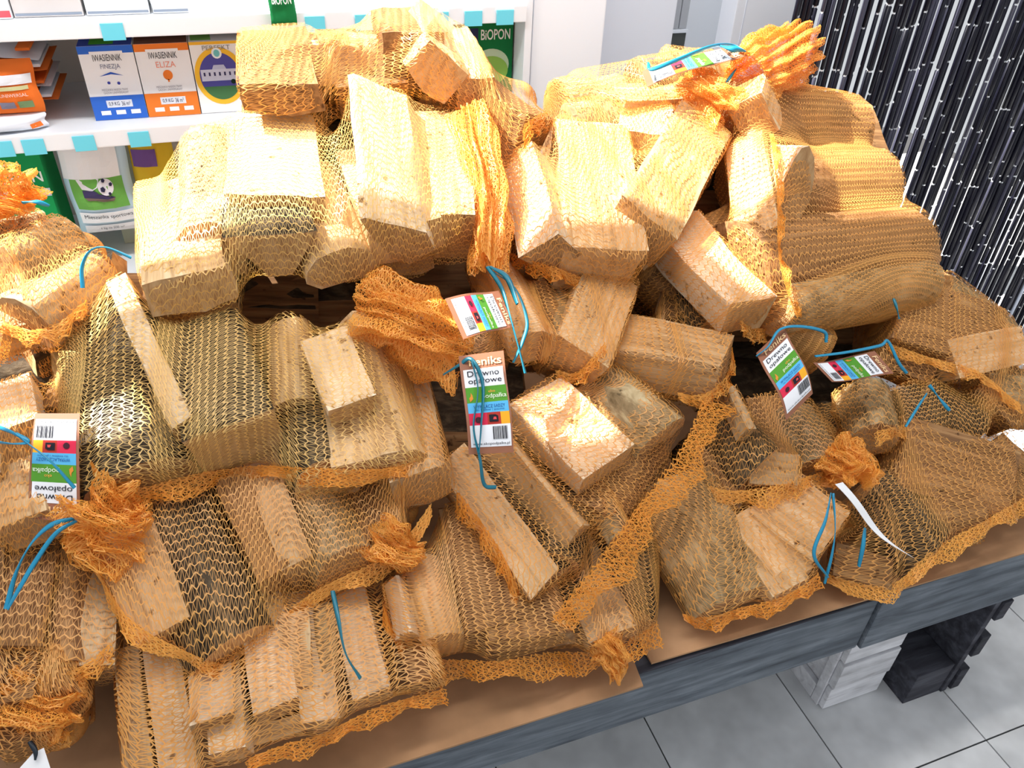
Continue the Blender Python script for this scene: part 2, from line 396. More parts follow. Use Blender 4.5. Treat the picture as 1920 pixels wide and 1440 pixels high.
def pm(r, g, b):
    k = (r, g, b)
    if k not in PM: PM[k] = mat('print_%d_%d_%d' % k, srgb(r, g, b), .8, .12)
    return PM[k]
def card_fn(TL, TR, BR, BL, bend=0.0, bn=None):
    TL, TR, BR, BL = map(np.asarray, (TL, TR, BR, BL))
    n0 = nrm(np.cross(TR-BL, TL-BR))
    if n0 @ (CAM-TL) < 0: n0 = -n0
    def fn(u, v, off=0.0):
        p = (BL*(1-u)+BR*u)*(1-v)+(TL*(1-u)+TR*u)*v
        return p+n0*(off+bend*math.sin(math.pi*v)+bend*.5*math.sin(2*math.pi*v))
    return fn
BROWNT = srgb(150, 96, 70)
def hang_tag(parent, c4, bend=.006, blank=False, name='tag', header=True):
    fn = card_fn(*[S(*p) for p in c4], bend)
    nu, nv = 4, 16; V = []
    for off in (0, -.0007):
        V += [fn(i/nu, j/nv, off) for j in range(nv+1) for i in range(nu+1)]
    k = (nu+1)*(nv+1); Fc = []
    for j in range(nv):
        for i in range(nu):
            a = j*(nu+1)+i; Fc.append((a, a+1, a+nu+2, a+nu+1)); Fc.append((k+a, k+a+nu+1, k+a+nu+2, k+a+1))
    for i in range(nu): Fc.append((i, k+i, k+i+1, i+1)); a = nv*(nu+1)+i; Fc.append((a, a+1, k+a+1, k+a))
    for j in range(nv): a = j*(nu+1); Fc.append((a, a+nu+1, k+a+nu+1, k+a)); a += nu; Fc.append((a, k+a, k+a+nu+1, a+nu+1))
    t = link(name, py_mesh(name, V, Fc, False), pm(236, 236, 238) if blank else mat('tag_card', BROWNT, .5, .4), parent)
    if blank: return t
    W = pm(235, 236, 240); K = pm(38, 38, 46)
    r = lambda *a, **k: print_rect('printed_band', *a[:4], fn, a[4], t, off=.0007, nu=4, nv=6, **k)
    if header: print_text('lettering', 'Feniks', .20, .92, .875, .955, fn, pm(238, 200, 150), t, .0017, True)
    r(.06, .94, .655, .845, W)
    print_text('lettering', 'Drewno', .14, .84, .765, .825, fn, K, t, .0017)
    print_text('lettering', 'opałowe', .14, .88, .675, .745, fn, K, t, .0017)
    r(.06, .96, .49, .655, pm(88, 150, 54))
    print_text('lettering', 'eko', .55, .70, .585, .615, fn, pm(236, 170, 80), t, .0017)
    print_text('lettering', 'podpałka', .40, .94, .515, .575, fn, pm(232, 240, 220), t, .0017)
    print_poly('printed_flame', [(.13, .50), (.2, .53), (.19, .57), (.16, .60), (.15, .56), (.11, .54)], fn, pm(214, 140, 60), t, .0017)
    r(.06, .96, .385, .49, pm(92, 178, 224))
    print_text('lettering', 'WYPALACZ SADZY', .18, .88, .43, .462, fn, pm(40, 80, 150), t, .0017)
    print_text('lettering', 'do kotłów i pieców', .22, .86, .40, .422, fn, pm(40, 80, 150), t, .0017)
    r(.06, .46, .265, .385, pm(214, 52, 80)); r(.46, .76, .265, .385, pm(176, 60, 50)); r(.76, .96, .265, .385, pm(236, 170, 50))
    print_poly('printed_stove', [(.50, .29), (.70, .29), (.70, .345), (.64, .36), (.50, .36)], fn, K, t, .0017)
    print_poly('printed_stove_fire', [(.58, .31), (.66, .31), (.65, .335), (.60, .335)], fn, pm(214, 80, 80), t, .0021)
    print_poly('printed_pot', disc(.26, .315, .07, .03, 12), fn, pm(70, 40, 50), t, .0017)
    r(.06, .96, .06, .265, W)
    x = .56
    for i in range(12):
        wv = random.choice((.010, .016, .024)); print_rect('barcode_bar', x, x+wv, .125, .245, fn, K, t, .0017, 1, 1); x += wv+random.choice((.010, .014))
    print_text('lettering', 'www.ekopodpalka.pl', .10, .92, .07, .10, fn, K, t, .0017)
    return t

# ================================================================== the setting
ZT = 0.50; YF = 0.61
GREY = grain('grey_painted_wood', [(.3, srgb(64, 70, 78)), (.5, srgb(100, 108, 117)), (.7, srgb(130, 138, 146))], (4, 40, 40), rough=.6, bump=.25, rand=.08)
DARKG = grain('dark_grey_wood', [(.3, srgb(42, 42, 48)), (.5, srgb(62, 62, 70)), (.7, srgb(84, 86, 94))], (6, 40, 40), rough=.65, bump=.25, rand=.1)
WHITEW = grain('white_washed_wood', [(.25, srgb(170, 168, 170)), (.45, srgb(214, 214, 218)), (.7, srgb(236, 236, 240))], (5, 40, 40), rough=.6, bump=.25, rand=.05)
CARD = grain('cardboard', [(.3, srgb(164, 126, 92)), (.5, srgb(174, 134, 98)), (.7, srgb(182, 142, 106))], (9, 9, 9), rough=.85, bump=.05, rand=.05, dist=.2)
TILE = grain('floor_tile', [(.3, srgb(204, 205, 206)), (.5, srgb(212, 213, 214)), (.7, srgb(218, 219, 220))], (3, 3, 3), rough=.35, bump=.03, rand=.03)
GROUT = mat('grout', srgb(62, 62, 64), .9)
WHITE = mat('white_metal', srgb(236, 240, 246), .4, .4)
WALLW = mat('white_paint', srgb(242, 246, 253), .7, .2)
WALLB = mat('bluish_paint', srgb(228, 235, 247), .7, .2)

fl = struct('floor', (-3.2, 4.2, -1.2, 4.0, -.03, -.004), GROUT)
# tiles near the camera are separate pieces
tx, ty = .345, .34; X0 = .995; Y0 = .488
tme = box_mesh(-tx/2+.0016, tx/2-.0016, -ty/2+.0016, ty/2-.0016, -.004, 0, .0008); tme.materials.append(TILE)
for i in range(-8, 9):
    for j in range(-4, 9):
        cx_, cy_ = X0+(i+.5)*tx, Y0+(j+.5)*ty
        o = bpy.data.objects.new('tile', tme); COL.objects.link(o); o.parent = fl; o.location = (cx_, cy_, 0)
YW = 2.62
# slab with rectangular openings, used for the added sun-blocking slab overhead
def wall_with_holes(name, x0, x1, z0, z1, y0, y1, holes, m):
    xs_ = sorted({x0, x1, *[h[0] for h in holes], *[h[1] for h in holes]}); zs_ = sorted({z0, z1, *[h[2] for h in holes], *[h[3] for h in holes]})
    bm = bmesh.new(); solid = {}
    for i in range(len(xs_)-1):
        for j in range(len(zs_)-1):
            cx, cz = (xs_[i]+xs_[i+1])/2, (zs_[j]+zs_[j+1])/2
            solid[i, j] = not any(h[0] < cx < h[1] and h[2] < cz < h[3] for h in holes)
    def q(*p): bm.faces.new([bm.verts.new(v) for v in p])
    for (i, j), ok in solid.items():
        if not ok: continue
        a, b, c, d = xs_[i], xs_[i+1], zs_[j], zs_[j+1]
        q((a, y0, c), (b, y0, c), (b, y0, d), (a, y0, d)); q((a, y1, c), (a, y1, d), (b, y1, d), (b, y1, c))
        for (di, dj, e) in ((-1, 0, ((a, c), (a, d))), (1, 0, ((b, c), (b, d))), (0, -1, ((a, c), (b, c))), (0, 1, ((a, d), (b, d)))):
            if not solid.get((i+di, j+dj), False):
                (xa_, za_), (xb2, zb2) = e; q((xa_, y0, za_), (xb2, y0, zb2), (xb2, y1, zb2), (xa_, y1, za_))
    bmesh.ops.remove_doubles(bm, verts=bm.verts, dist=1e-5); bmesh.ops.recalc_face_normals(bm, faces=bm.faces)
    me = bpy.data.meshes.new(name); bm.to_mesh(me); bm.free(); return tag(link(name, me, m), kind='structure')
xdoor = atY(1482, 40, 2.0)[0]+.45
struct('wall_back', (-3.6, xdoor, YW, YW+.1, 0, 2.2), WALLW)
def sun_mask_slab():
    # unseen slab added to shade the front; edge and openings cut for sun patches
    o = wall_with_holes('ceiling_sun_mask', -3.6, 2.2, -1.2, 1.66, 0, .12, [(-.69, -.50, 1.53, 1.66), (-1.21, -1.0, 1.452, 1.585), (-1.88, -1.60, 1.53, 1.61)], WALLW)
    o.data.transform(Matrix(((1, 0, 0, 0), (0, 0, 1, 0), (0, 1, 0, 3.0), (0, 0, 0, 1)))); o.data.flip_normals()
sun_mask_slab()

# ================================================================== table
tb = empty('display_table', (0, YF, 0), 'low grey painted wooden table carrying the pile of firewood sacks', 'table')
xj = atY(1648, 1130, YF)[0]
def gbox(name, b, m, parent, bev=.004):
    c = ((b[0]+b[1])/2, (b[2]+b[3])/2, (b[4]+b[5])/2)
    me = box_mesh(b[0]-c[0], b[1]-c[0], b[2]-c[1], b[3]-c[1], b[4]-c[2], b[5]-c[2], bev)
    return link(name, me, m, parent, Matrix.Translation(c))
gbox('front_board', (-1.7, xj-.002, YF, YF+.03, .336, ZT-.014), GREY, tb)
gbox('front_board', (xj+.002, 1.42, YF-.006, YF+.03, .336, ZT-.006), GREY, tb)
for k in range(6):
    y0 = YF+.032+k*.152
    gbox('top_board', (-1.7, 1.40, y0, y0+.146, ZT-.028, ZT-.010), GREY, tb, .003)
gbox('top_rail', (-1.7, xj-.002, YF-.004, YF+.030, ZT-.0135, ZT-.0098), DARKG, tb, .002)
for x0 in (-1.62, 0.1):
    gbox('leg', (x0, x0+.09, YF+.06, YF+.15, 0, ZT-.03), GREY, tb)
    gbox('leg', (x0, x0+.09, YF+.80, YF+.89, 0, ZT-.03), GREY, tb)
gbox('leg', (1.25, 1.32, YF+.80, YF+.89, 0, ZT-.03), GREY, tb)

def sheet(pts, z, label):
    V = [(x, y, z) for x, y in pts]+[(x, y, z+.004) for x, y in pts]; n = len(pts)
    Fc = [tuple(range(n))[::-1], tuple(range(n, 2*n))]+[(i, (i+1) % n, n+(i+1) % n, n+i) for i in range(n)]
    o = link('cardboard_sheet', py_mesh('cardboard_sheet', V, Fc), CARD); return tag(o, label, 'cardboard')
c1 = atZ(1207, 1282, ZT)[:2]; c1b = atZ(1188, 1232, ZT)[:2]
sheet([(-.62, c1[1]+.002), tuple(c1), tuple(c1b), (c1b[0]-.02, 1.54), (-.62, 1.54)], ZT-.009, 'brown cardboard sheet with a cut corner under the left half of the pile')
c2 = atZ(1222, 1243, ZT)[:2]; c3 = atZ(1905, 1012, ZT)[:2]
sheet([(c2[0], c2[1]), (1.39, c2[1]-.012), (1.39, 1.54), (c2[0]-.01, 1.54)], ZT-.004, 'brown cardboard sheet reaching the table edge under the right half of the pile')

# --- crates under the table
wc = empty('white_crate', (1.10, .66, 0), 'whitewashed wooden slatted crate standing on the tiles under the table', 'crate')
xa, xb_, ya, yb_ = 1.038, 1.19, .662, .80
zz = [(.004, .078), (.084, .168), (.174, .256), (.262, .335)]
for i, (a, b) in enumerate(zz): gbox('slat', (xa+.004*(i == 3), xb_, ya-.004*(i % 2), ya+.014, a, b), WHITEW, wc, .003)
gbox('corner_post', (xa-.004, xa+.012, ya+.015, ya+.035, .0, .30), WHITEW, wc, .002)
gbox('side_panel', (xa+.010, xa+.020, ya+.036, yb_, .002, .33), WHITEW, wc, .002)
gbox('side_rail', (xa-.004, xa+.009, ya+.036, yb_, .0, .05), WHITEW, wc, .002)
gbox('back_panel', (xa+.02, xb_, yb_-.012, yb_, .002, .33), WHITEW, wc, .002)
gbox('right_panel', (xb_-.012, xb_, ya+.016, yb_-.014, .002, .33), WHITEW, wc, .002)
dc = empty('dark_crate', (1.30, .62, 0), 'dark grey wooden crate with outer battens propping the right table end', 'crate')
gbox('side_panel', (1.330, 1.346, .612, 1.10, .0, .334), DARKG, dc, .003)
for a, b in ((.012, .085), (.135, .205), (.262, .322)):
    gbox('batten', (1.347, 1.372, .606, 1.08, a, b), DARKG, dc, .003)
gbox('bottom_board', (1.224, 1.329, .616, 1.08, .0, .105), DARKG, dc, .003)
gbox('inner_board', (1.19, 1.329, .86, .875, .106, .334), DARKG, dc, .003)

# ================================================================== sacks of firewood
SACKS = {}
def sack(key, label, logs, spine, along='t', net=None, cell=.0155, group='net sacks of firewood piled on the table', iters=26, fill=True, net_cull=.25, wc_=.0016, wt_=.00058):
    mid = (np.asarray(S(*spine[0]))+np.asarray(S(*spine[1])))/2
    e = empty('firewood_sack', (mid[0], mid[1], mid[2]), label, 'firewood sack', group); SACKS[key] = e
    planes = []; specs = []
    for lg in logs:
        if lg[0] == 'E':
            _, x, y, o, d, Ln, wpx, hpx, hint, sect, m = lg
            B = S(x, y, o); sc = np.linalg.norm(B-CAM)/F; d = nrm(d); A = B+d*Ln
            h = np.zeros(3)
            for ch in hint: h = h+np.array(HINT[ch])
            n = nrm(h-d*(h@d)); th = hpx*sc; A = A+n*th/2; B = B+n*th/2; wid = wpx*sc
        else:
            x1, y1, o1, x2, y2, o2, wpx, th, hint, sect, m = lg
            A = S(x1, y1, o1); B = S(x2, y2, o2); wid = wpx*np.linalg.norm((A+B)/2-CAM)/F
        h = sum((np.array(HINT[c]) for c in hint), np.zeros(3)); nn = nrm(h-nrm(B-A)*(h@nrm(B-A)))
        while th > .03 and min(A[2], B[2])-nn[2]*th-.01 < ZT: th *= .9          # logs rest on the table, not in it
        if key[0] == 'i' and min(A[2], B[2])-nn[2]*th-wid*.35-.02 < ZT: continue
        specs.append((A, B, wid, th, hint, sect, m))
    if not specs: bpy.data.objects.remove(e); return None
    for (A, B, wid, th, hint, sect, m) in specs:
        o, pl, cor = make_log(A, B, wid, th, hint, sect, m, e); planes.append(pl)
    if fill:
        for i, (A, B, wid, th, hint, sect, m) in enumerate(specs):
            if i % 3 == 0:
                if min(A[2], B[2])-.8*(th+.10)-.02 < ZT: continue
                sh = -SN*(th+.03); Lh = nrm(B-A)*.02
                o, pl, cor = make_log(A+sh+Lh, B+sh-Lh, max(wid, .08), .07, 's', 'half', 'b', e); planes.append(pl)  # hidden filler; its dark bark colour stands in for shade in the gaps
    if net is not False:
        sf, Ls, circ = net_surface(planes, S(*spine[0]), S(*spine[1]), iters=iters)
        sf.G[..., 2] = np.maximum(sf.G[..., 2], ZT+.006)
        if along == 't': nc = int(Ls/cell); nr = int(circ/(cell*.40))
        else: nc = int(circ/cell); nr = int(Ls/(cell*.40))
        nr += nr % 2; nc += nc % 2
        V, Q = knit(sf, nc, nr, along, wc_, wt_, cull=net_cull)
        link('net', fast_mesh('net', V, Q), net or NETO, e)
        SACKS[key+'_surf'] = sf
    return e
def neck(key, pts, r0, r1, **k): return tuft(SACKS[key], [S(*p) for p in pts], r0, r1, **k)
def hem(key, pts, wvec, width, **k):
    G = SACKS[key+'_surf'].G.reshape(-1, 3); d = (G-CAM)@R; px = np.stack([960+F*d[:, 0]/-d[:, 2], 720-F*d[:, 1]/-d[:, 2]], 1); dep = np.linalg.norm(G-CAM, axis=1)
    dense = []
    for i in range(len(pts)-1):
        for t in np.linspace(0, 1, 4, endpoint=False): dense.append(np.array(pts[i][:2])*(1-t)+np.array(pts[i+1][:2])*t)
    dense.append(np.array(pts[-1][:2])); P3 = []
    for p in dense:
        r2 = np.hypot(*(px-p).T); c = r2+np.maximum(0, dep-dep.min())*120
        P3.append(G[np.argmin(r2*1.0+(dep-dep.min())*60)])
    P3 = np.array(P3)
    for _ in range(2): P3[1:-1] = (P3[:-2]+P3[2:]+2*P3[1:-1])/4
    vd = P3-CAM; vd /= np.linalg.norm(vd, axis=1, keepdims=True)
    return band(SACKS[key], P3-vd*.004, wvec, width, **k)

B_ = (0, 1, .15)
# -- top left, in the sun
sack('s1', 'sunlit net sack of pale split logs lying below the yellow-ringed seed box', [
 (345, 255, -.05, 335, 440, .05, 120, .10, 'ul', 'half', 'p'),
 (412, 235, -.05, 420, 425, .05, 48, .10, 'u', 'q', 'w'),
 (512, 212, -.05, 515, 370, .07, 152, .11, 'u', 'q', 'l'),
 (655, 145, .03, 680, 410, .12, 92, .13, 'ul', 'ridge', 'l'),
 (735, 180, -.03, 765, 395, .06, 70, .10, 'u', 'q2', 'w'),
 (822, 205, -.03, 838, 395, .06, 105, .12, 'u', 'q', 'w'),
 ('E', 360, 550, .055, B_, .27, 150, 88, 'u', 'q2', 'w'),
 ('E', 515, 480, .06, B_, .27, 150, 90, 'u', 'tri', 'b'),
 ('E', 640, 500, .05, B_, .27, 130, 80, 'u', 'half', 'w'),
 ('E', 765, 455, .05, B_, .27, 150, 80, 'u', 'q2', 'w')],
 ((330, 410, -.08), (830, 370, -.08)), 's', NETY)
neck('s1', [(882, 215, .0), (900, 300, .03), (918, 400, .035), (916, 500, .03)], .030, .024, pleats=6, seed=1, nr=50)
# -- top back left
sack('s2', 'topmost net sack of thick logs in front of the seed boxes', [
 ('E', 530, 185, .02, (.1, 1, .1), .27, 135, 58, 'u', 'q2', 'd'),
 ('E', 600, 122, -.02, (.05, 1, -.22), .22, 180, 70, 'u', 'half', 'w'),
 ('E', 775, 115, -.01, (.15, 1, -.05), .25, 110, 100, 'u', 'q', 'd'),
 ('E', 818, 138, .035, (.2, 1, .05), .28, 92, 84, 'ur', 'q2', 'w'),
 (890, 135, -.02, 1020, 222, .01, 112, .11, 'sr', 'q', 'd'),
 (640, 62, -.07, 810, 50, -.08, 75, .11, 'u', 'half', 'w'),
 ('E', 895, 180, .01, (.1, 1, .1), .25, 70, 74, 'u', 'q2', 'w'),
 ('E', 700, 190, -.05, B_, .25, 120, 60, 'u', 'q', 'd')],
 ((540, 130, -.12), (970, 190, -.10)), 't', NETO)
hem('s2', [(975, 240, .03), (1005, 215, .04), (1030, 205, .03)], (0, -.4, -1), .03)
# -- top centre
sack('s3', 'net sack with a white sunlit plank beside a broad beige board', [
 (962, 290, -.02, 1012, 462, .06, 86, .07, 'ul', 'q', 'l'),
 (1112, 232, -.01, 1138, 474, .06, 148, .10, 's', 'q', 'w'),
 (1325, 222, .00, 1215, 410, .07, 112, .10, 's', 'q', 'w'),
 (1215, 170, -.09, 1210, 250, -.01, 92, .09, 'u', 'q', 'l'),
 (1065, 195, -.06, 1180, 178, -.06, 72, .09, 'u', 'half', 'p'),
 (1050, 300, -.03, 1075, 480, .02, 40, .07, 's', 'q', 'w')],
 ((1010, 370, -.08), (1270, 300, -.08)), 's', NETO)
hem('s3', [(945, 470, .02), (1010, 490, .05), (1080, 515, .05), (1130, 545, .04)], (.3, -.3, -1), .03)
# -- top right
sack('s4', 'big bulging net sack beside the bead curtain with a frilly orange top', [
 (1395, 185, .00, 1635, 215, -.05, 140, .13, 's', 'half', 'd'),
 (1430, 330, .03, 1690, 320, -.01, 150, .13, 's', 'half', 'd'),
 ('E', 1497, 345, .075, (.25, .95, -.25), .16, 52, 120, 'u', 'half', 'l'),
 (1430, 470, .06, 1755, 430, .02, 160, .13, 's', 'half', 'd'),
 (1490, 555, .045, 1765, 512, .03, 90, .11, 's', 'half', 'p'),
 (1395, 260, .01, 1420, 440, .04, 70, .10, 'sl', 'q', 'w'),
 (1405, 150, .02, 1395, 190, .05, 60, .08, 'ul', 'q', 'w')],
 ((1490, 220, -.09), (1600, 500, -.07)), 't', NETO, cell=.0135)
neck('s4', [(1400, 150, .01), (1425, 132, .01), (1455, 112, .0), (1490, 100, -.02)], .055, .062, pleats=15, seed=5, nc=150, nr=44, amp=.5)
hem('s4', [(1440, 250, .06), (1455, 330, .08), (1458, 420, .09), (1462, 520, .09), (1490, 590, .08)], (-.2, -1, .3), .022, m=TUFT)
# -- back, between
sack('s5', 'net sack at the back with a bright tag draped across it', [
 (1200, 112, -.06, 1320, 98, -.10, 85, .10, 'u', 'half', 'p'),
 (1050, 150, -.09, 1160, 140, -.10, 85, .10, 'u', 'half', 'w'),
 (1150, 165, -.05, 1280, 160, -.06, 70, .09, 'u', 'q2', 'w'),
 (1250, 90, -.13, 1370, 110, -.12, 70, .09, 'u', 'half', 'p')],
 ((1090, 165, -.14), (1320, 125, -.14)), 's', NETO)
neck('s5', [(1290, 155, -.02), (1315, 168, .0), (1340, 190, .01), (1362, 215, .01)], .032, .036, pleats=6, seed=8)
# -- middle right plank
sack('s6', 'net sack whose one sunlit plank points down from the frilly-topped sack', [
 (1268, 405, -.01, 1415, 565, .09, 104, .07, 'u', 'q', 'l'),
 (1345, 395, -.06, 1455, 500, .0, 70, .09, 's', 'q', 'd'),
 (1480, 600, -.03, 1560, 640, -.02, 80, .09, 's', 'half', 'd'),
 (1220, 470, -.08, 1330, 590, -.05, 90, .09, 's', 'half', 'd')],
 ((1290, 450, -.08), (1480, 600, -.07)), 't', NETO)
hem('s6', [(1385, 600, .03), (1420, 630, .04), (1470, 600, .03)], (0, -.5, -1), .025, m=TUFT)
# -- middle centre, shaded
sack('s7', 'shaded net sack with a slanting board behind the hanging brown-headed tag', [
 (1150, 505, -.02, 1095, 655, .04, 112, .08, 's', 'q', 'w'),
 ('E', 1000, 650, .01, B_, .25, 95, 85, 'u', 'half', 'w'),
 (985, 540, -.03, 1050, 640, .0, 80, .08, 's', 'q', 'd'),
 (1050, 530, -.04, 1060, 640, .0, 60, .08, 's', 'half', 'p'),
 (900, 560, -.06, 920, 660, -.04, 90, .08, 's', 'q2', 'd')],
 ((960, 600, -.08), (1120, 590, -.08)), 't', NETO)
hem('s7', [(1040, 690, .03), (1075, 705, .04), (1110, 675, .04), (1135, 640, .04)], (0, -.6, -1), .022, m=TUFT)
sack('s7b', 'net sack with one thick log poking out above the white-lit flat log', [
 (1165, 615, -.02, 1362, 650, .07, 110, .10, 'u', 'q2', 'w'),
 (1180, 680, -.05, 1330, 700, .0, 80, .08, 's', 'half', 'd'),
 (1240, 560, -.07, 1340, 600, -.05, 80, .09, 's', 'half', 'd')],
 ((1200, 650, -.07), (1310, 665, -.06)), 't', NETO)
hem('s7b', [(1270, 735, .04), (1320, 745, .06), (1370, 700, .07), (1388, 650, .06)], (.2, -.5, -1), .022, m=TUFT)
# -- left middle
sack('s8', 'net sack of dark barked logs with a pale square log face, below the sunlit sack', [
 (185, 570, -.03, 235, 880, .06, 195, .12, 's', 'half', 'b'),
 (215, 520, .01, 338, 790, .075, 38, .06, 's', 'q', 'l'),
 (365, 600, .01, 432, 800, .075, 150, .11, 's', 'q', 'b'),
 (540, 590, -.01, 550, 740, .03, 85, .09, 's', 'half', 'w'),
 (606, 618, .03, 658, 748, .075, 92, .08, 's', 'q', 'l'),
 (555, 745, -.01, 610, 870, .05, 130, .09, 's', 'half', 'b'),
 (668, 590, .01, 775, 850, .07, 120, .10, 's', 'ridge', 'w'),
 ('E', 695, 880, .045, B_, .25, 130, 60, 'u', 'q2', 'w')],
 ((200, 740, -.07), (740, 720, -.07)), 't', NETY)
neck('s8', [(680, 580, .02), (740, 590, .04), (800, 620, .045), (870, 650, .04)], .045, .055, pleats=7, seed=11, nr=44)
hem('s8', [(165, 860, .04), (215, 930, .07), (300, 905, .08), (380, 885, .08), (480, 870, .08), (620, 880, .07), (760, 880, .06), (850, 815, .05)], (0, -.6, -1), .024)
# -- centre front
sack('s9', 'net sack with a white-lit flat log and a wide sewn hem, below the hanging tags', [
 (1000, 730, -.02, 1140, 860, .06, 128, .07, 'us', 'q', 'l'),
 (1115, 695, -.02, 1245, 795, .05, 120, .08, 's', 'half', 'p'),
 (845, 855, -.01, 1025, 1095, .05, 74, .08, 's', 'q', 'w'),
 (930, 800, .0, 1090, 985, .07, 76, .09, 's', 'ridge', 'w'),
 (915, 900, -.03, 1050, 1080, .02, 110, .08, 's', 'half', 'b'),
 (1235, 820, -.01, 1130, 960, .03, 110, .09, 's', 'half', 'd'),
 (1110, 880, -.02, 1060, 1040, .03, 90, .08, 's', 'half', 'b')],
 ((1080, 790, -.08), (1010, 1010, -.07)), 's', NETO)
band(SACKS['s9'], [S(*p) for p in ((1322, 738, .04), (1285, 830, .055), (1195, 950, .065), (1105, 1070, .06), (1030, 1165, .05))], (.75, -.45, -.35), .05, ruf=.003)
hem('s9', [(860, 920, .04), (930, 1010, .05), (970, 1090, .06), (985, 1170, .05)], (-.3, -.4, -.8), .03)
# -- left lower
sack('s10', 'net sack with a shiny black-barked log, gathered at its left end', [
 (285, 935, -.01, 420, 1215, .06, 165, .11, 's', 'half', 'b'),
 (225, 985, .01, 305, 1180, .05, 95, .08, 's', 'q', 'w'),
 (432, 890, -.01, 515, 1085, .03, 58, .08, 's', 'q', 'd'),
 (492, 885, -.02, 562, 1060, .03, 56, .08, 's', 'q', 'w'),
 (570, 885, -.02, 640, 1040, .05, 130, .10, 's', 'half', 'p'),
 ('E', 790, 915, .03, (.1, 1, .1), .26, 115, 95, 'u', 'q2', 'w'),
 (690, 880, -.03, 720, 1010, .03, 90, .08, 's', 'q2', 'd')],
 ((270, 1040, -.07), (740, 950, -.07)), 's', NETO)
neck('s10', [(240, 1010, .01), (210, 1000, .03), (185, 965, .04), (165, 930, .04)], .042, .040, pleats=8, seed=15)
hem('s10', [(160, 1030, .03), (200, 1120, .05), (270, 1190, .06), (350, 1215, .06), (400, 1255, .05), (480, 1230, .05), (530, 1150, .05), (600, 1095, .05), (700, 1060, .05), (830, 980, .05)], (-.1, -.6, -.8), .024, m=TUFT)
# -- bottom left front
sack('s11', 'net sack of thin kindling sticks at the front edge, lowest in the pile', [
 (238, 1215, -.02, 262, 1460, .03, 38, .05, 's', 'q', 'w'),
 (300, 1205, -.01, 338, 1470, .04, 58, .05, 's', 'q', 'l'),
 (392, 1250, .03, 396, 1345, .07, 66, .05, 's', 'q', 'l'),
 (548, 1140, .0, 556, 1280, .04, 52, .06, 's', 'q', 'w'),
 (606, 1130, -.01, 616, 1260, .03, 46, .05, 's', 'half', 'p'),
 (440, 1200, -.03, 480, 1340, .02, 70, .06, 's', 'q2', 'b'),
 (660, 1140, -.03, 690, 1280, .02, 70, .06, 's', 'half', 'b'),
 ('E', 436, 1415, .05, B_, .2, 62, 52, 'u', 'q2', 'l'),
 ('E', 520, 1335, .05, B_, .2, 74, 40, 'u', 'q', 'l'),
 ('E', 605, 1365, .045, B_, .2, 60, 56, 'u', 'tri', 'l'),
 ('E', 700, 1310, .04, B_, .2, 70, 46, 'u', 'q2', 'l'),
 ('E', 800, 1285, .03, B_, .2, 60, 46, 'u', 'q', 'd'),
 (470, 1380, .03, 640, 1330, .05, 30, .04, 's', 'q', 'w')],
 ((290, 1330, -.06), (760, 1250, -.06)), 't', NETO, wc_=.0018, wt_=.0011)
hem('s11', [(470, 1445, .02), (640, 1400, .03), (760, 1340, .03), (850, 1290, .02)], (0, -.6, -.6), .02)
# -- bottom centre
sack('s12', 'net sack with a broad brown board and an arched hem at the cardboard corner', [
 (880, 945, -.03, 935, 1175, .04, 118, .08, 's', 'q', 'd'),
 (785, 1040, -.01, 835, 1190, .04, 96, .08, 's', 'half', 'w'),
 (742, 1080, .02, 768, 1185, .05, 46, .05, 's', 'ridge', 'l'),
 (1195, 1000, -.02, 1190, 1150, .02, 120, .09, 's', 'half', 'b'),
 ('E', 1168, 1015, .04, B_, .22, 52, 44, 'u', 'half', 'p'),
 ('E', 1000, 1205, .03, B_, .25, 170, 56, 'u', 'q2', 'd'),
 (1060, 1000, -.04, 1090, 1180, .01, 100, .09, 's', 'q2', 'b'),
 ('E', 1150, 1200, .02, B_, .25, 100, 60, 'u', 'q2', 'w')],
 ((780, 1130, -.07), (1180, 1080, -.07)), 't', NETO)
hem('s12', [(705, 1110, .03), (725, 1200, .04), (790, 1255, .05), (900, 1265, .05), (1020, 1260, .05), (1120, 1230, .04), (1250, 1165, .03)], (0, -.7, -.7), .034)
neck('s12', [(775, 1040, .0), (750, 1035, .02), (730, 1020, .025), (705, 1000, .02)], .022, .030, pleats=6, seed=21, nr=18)
neck('s12', [(1130, 1195, .03), (1145, 1215, .035), (1152, 1240, .03), (1155, 1265, .02)], .024, .012, pleats=5, seed=22, nr=18)
# -- bottom right centre
sack('s13', 'net sack with one broad weathered board beside the dangling blue strings', [
 (1275, 895, -.02, 1405, 1115, .03, 190, .10, 's', 'half', 'p'),
 (1440, 915, .0, 1560, 1005, .05, 120, .08, 's', 'q', 'w'),
 (1400, 960, -.01, 1500, 1085, .04, 80, .09, 's', 'q', 'w'),
 ('E', 1480, 1112, .03, B_, .25, 84, 46, 'u', 'q2', 'w'),
 (1340, 880, -.05, 1420, 960, -.03, 100, .08, 's', 'q2', 'd')],
 ((1310, 970, -.07), (1500, 1000, -.07)), 't', NETO)
hem('s13', [(1240, 1165, .02), (1340, 1155, .03), (1440, 1135, .04), (1540, 1080, .03)], (0, -.7, -.6), .02)
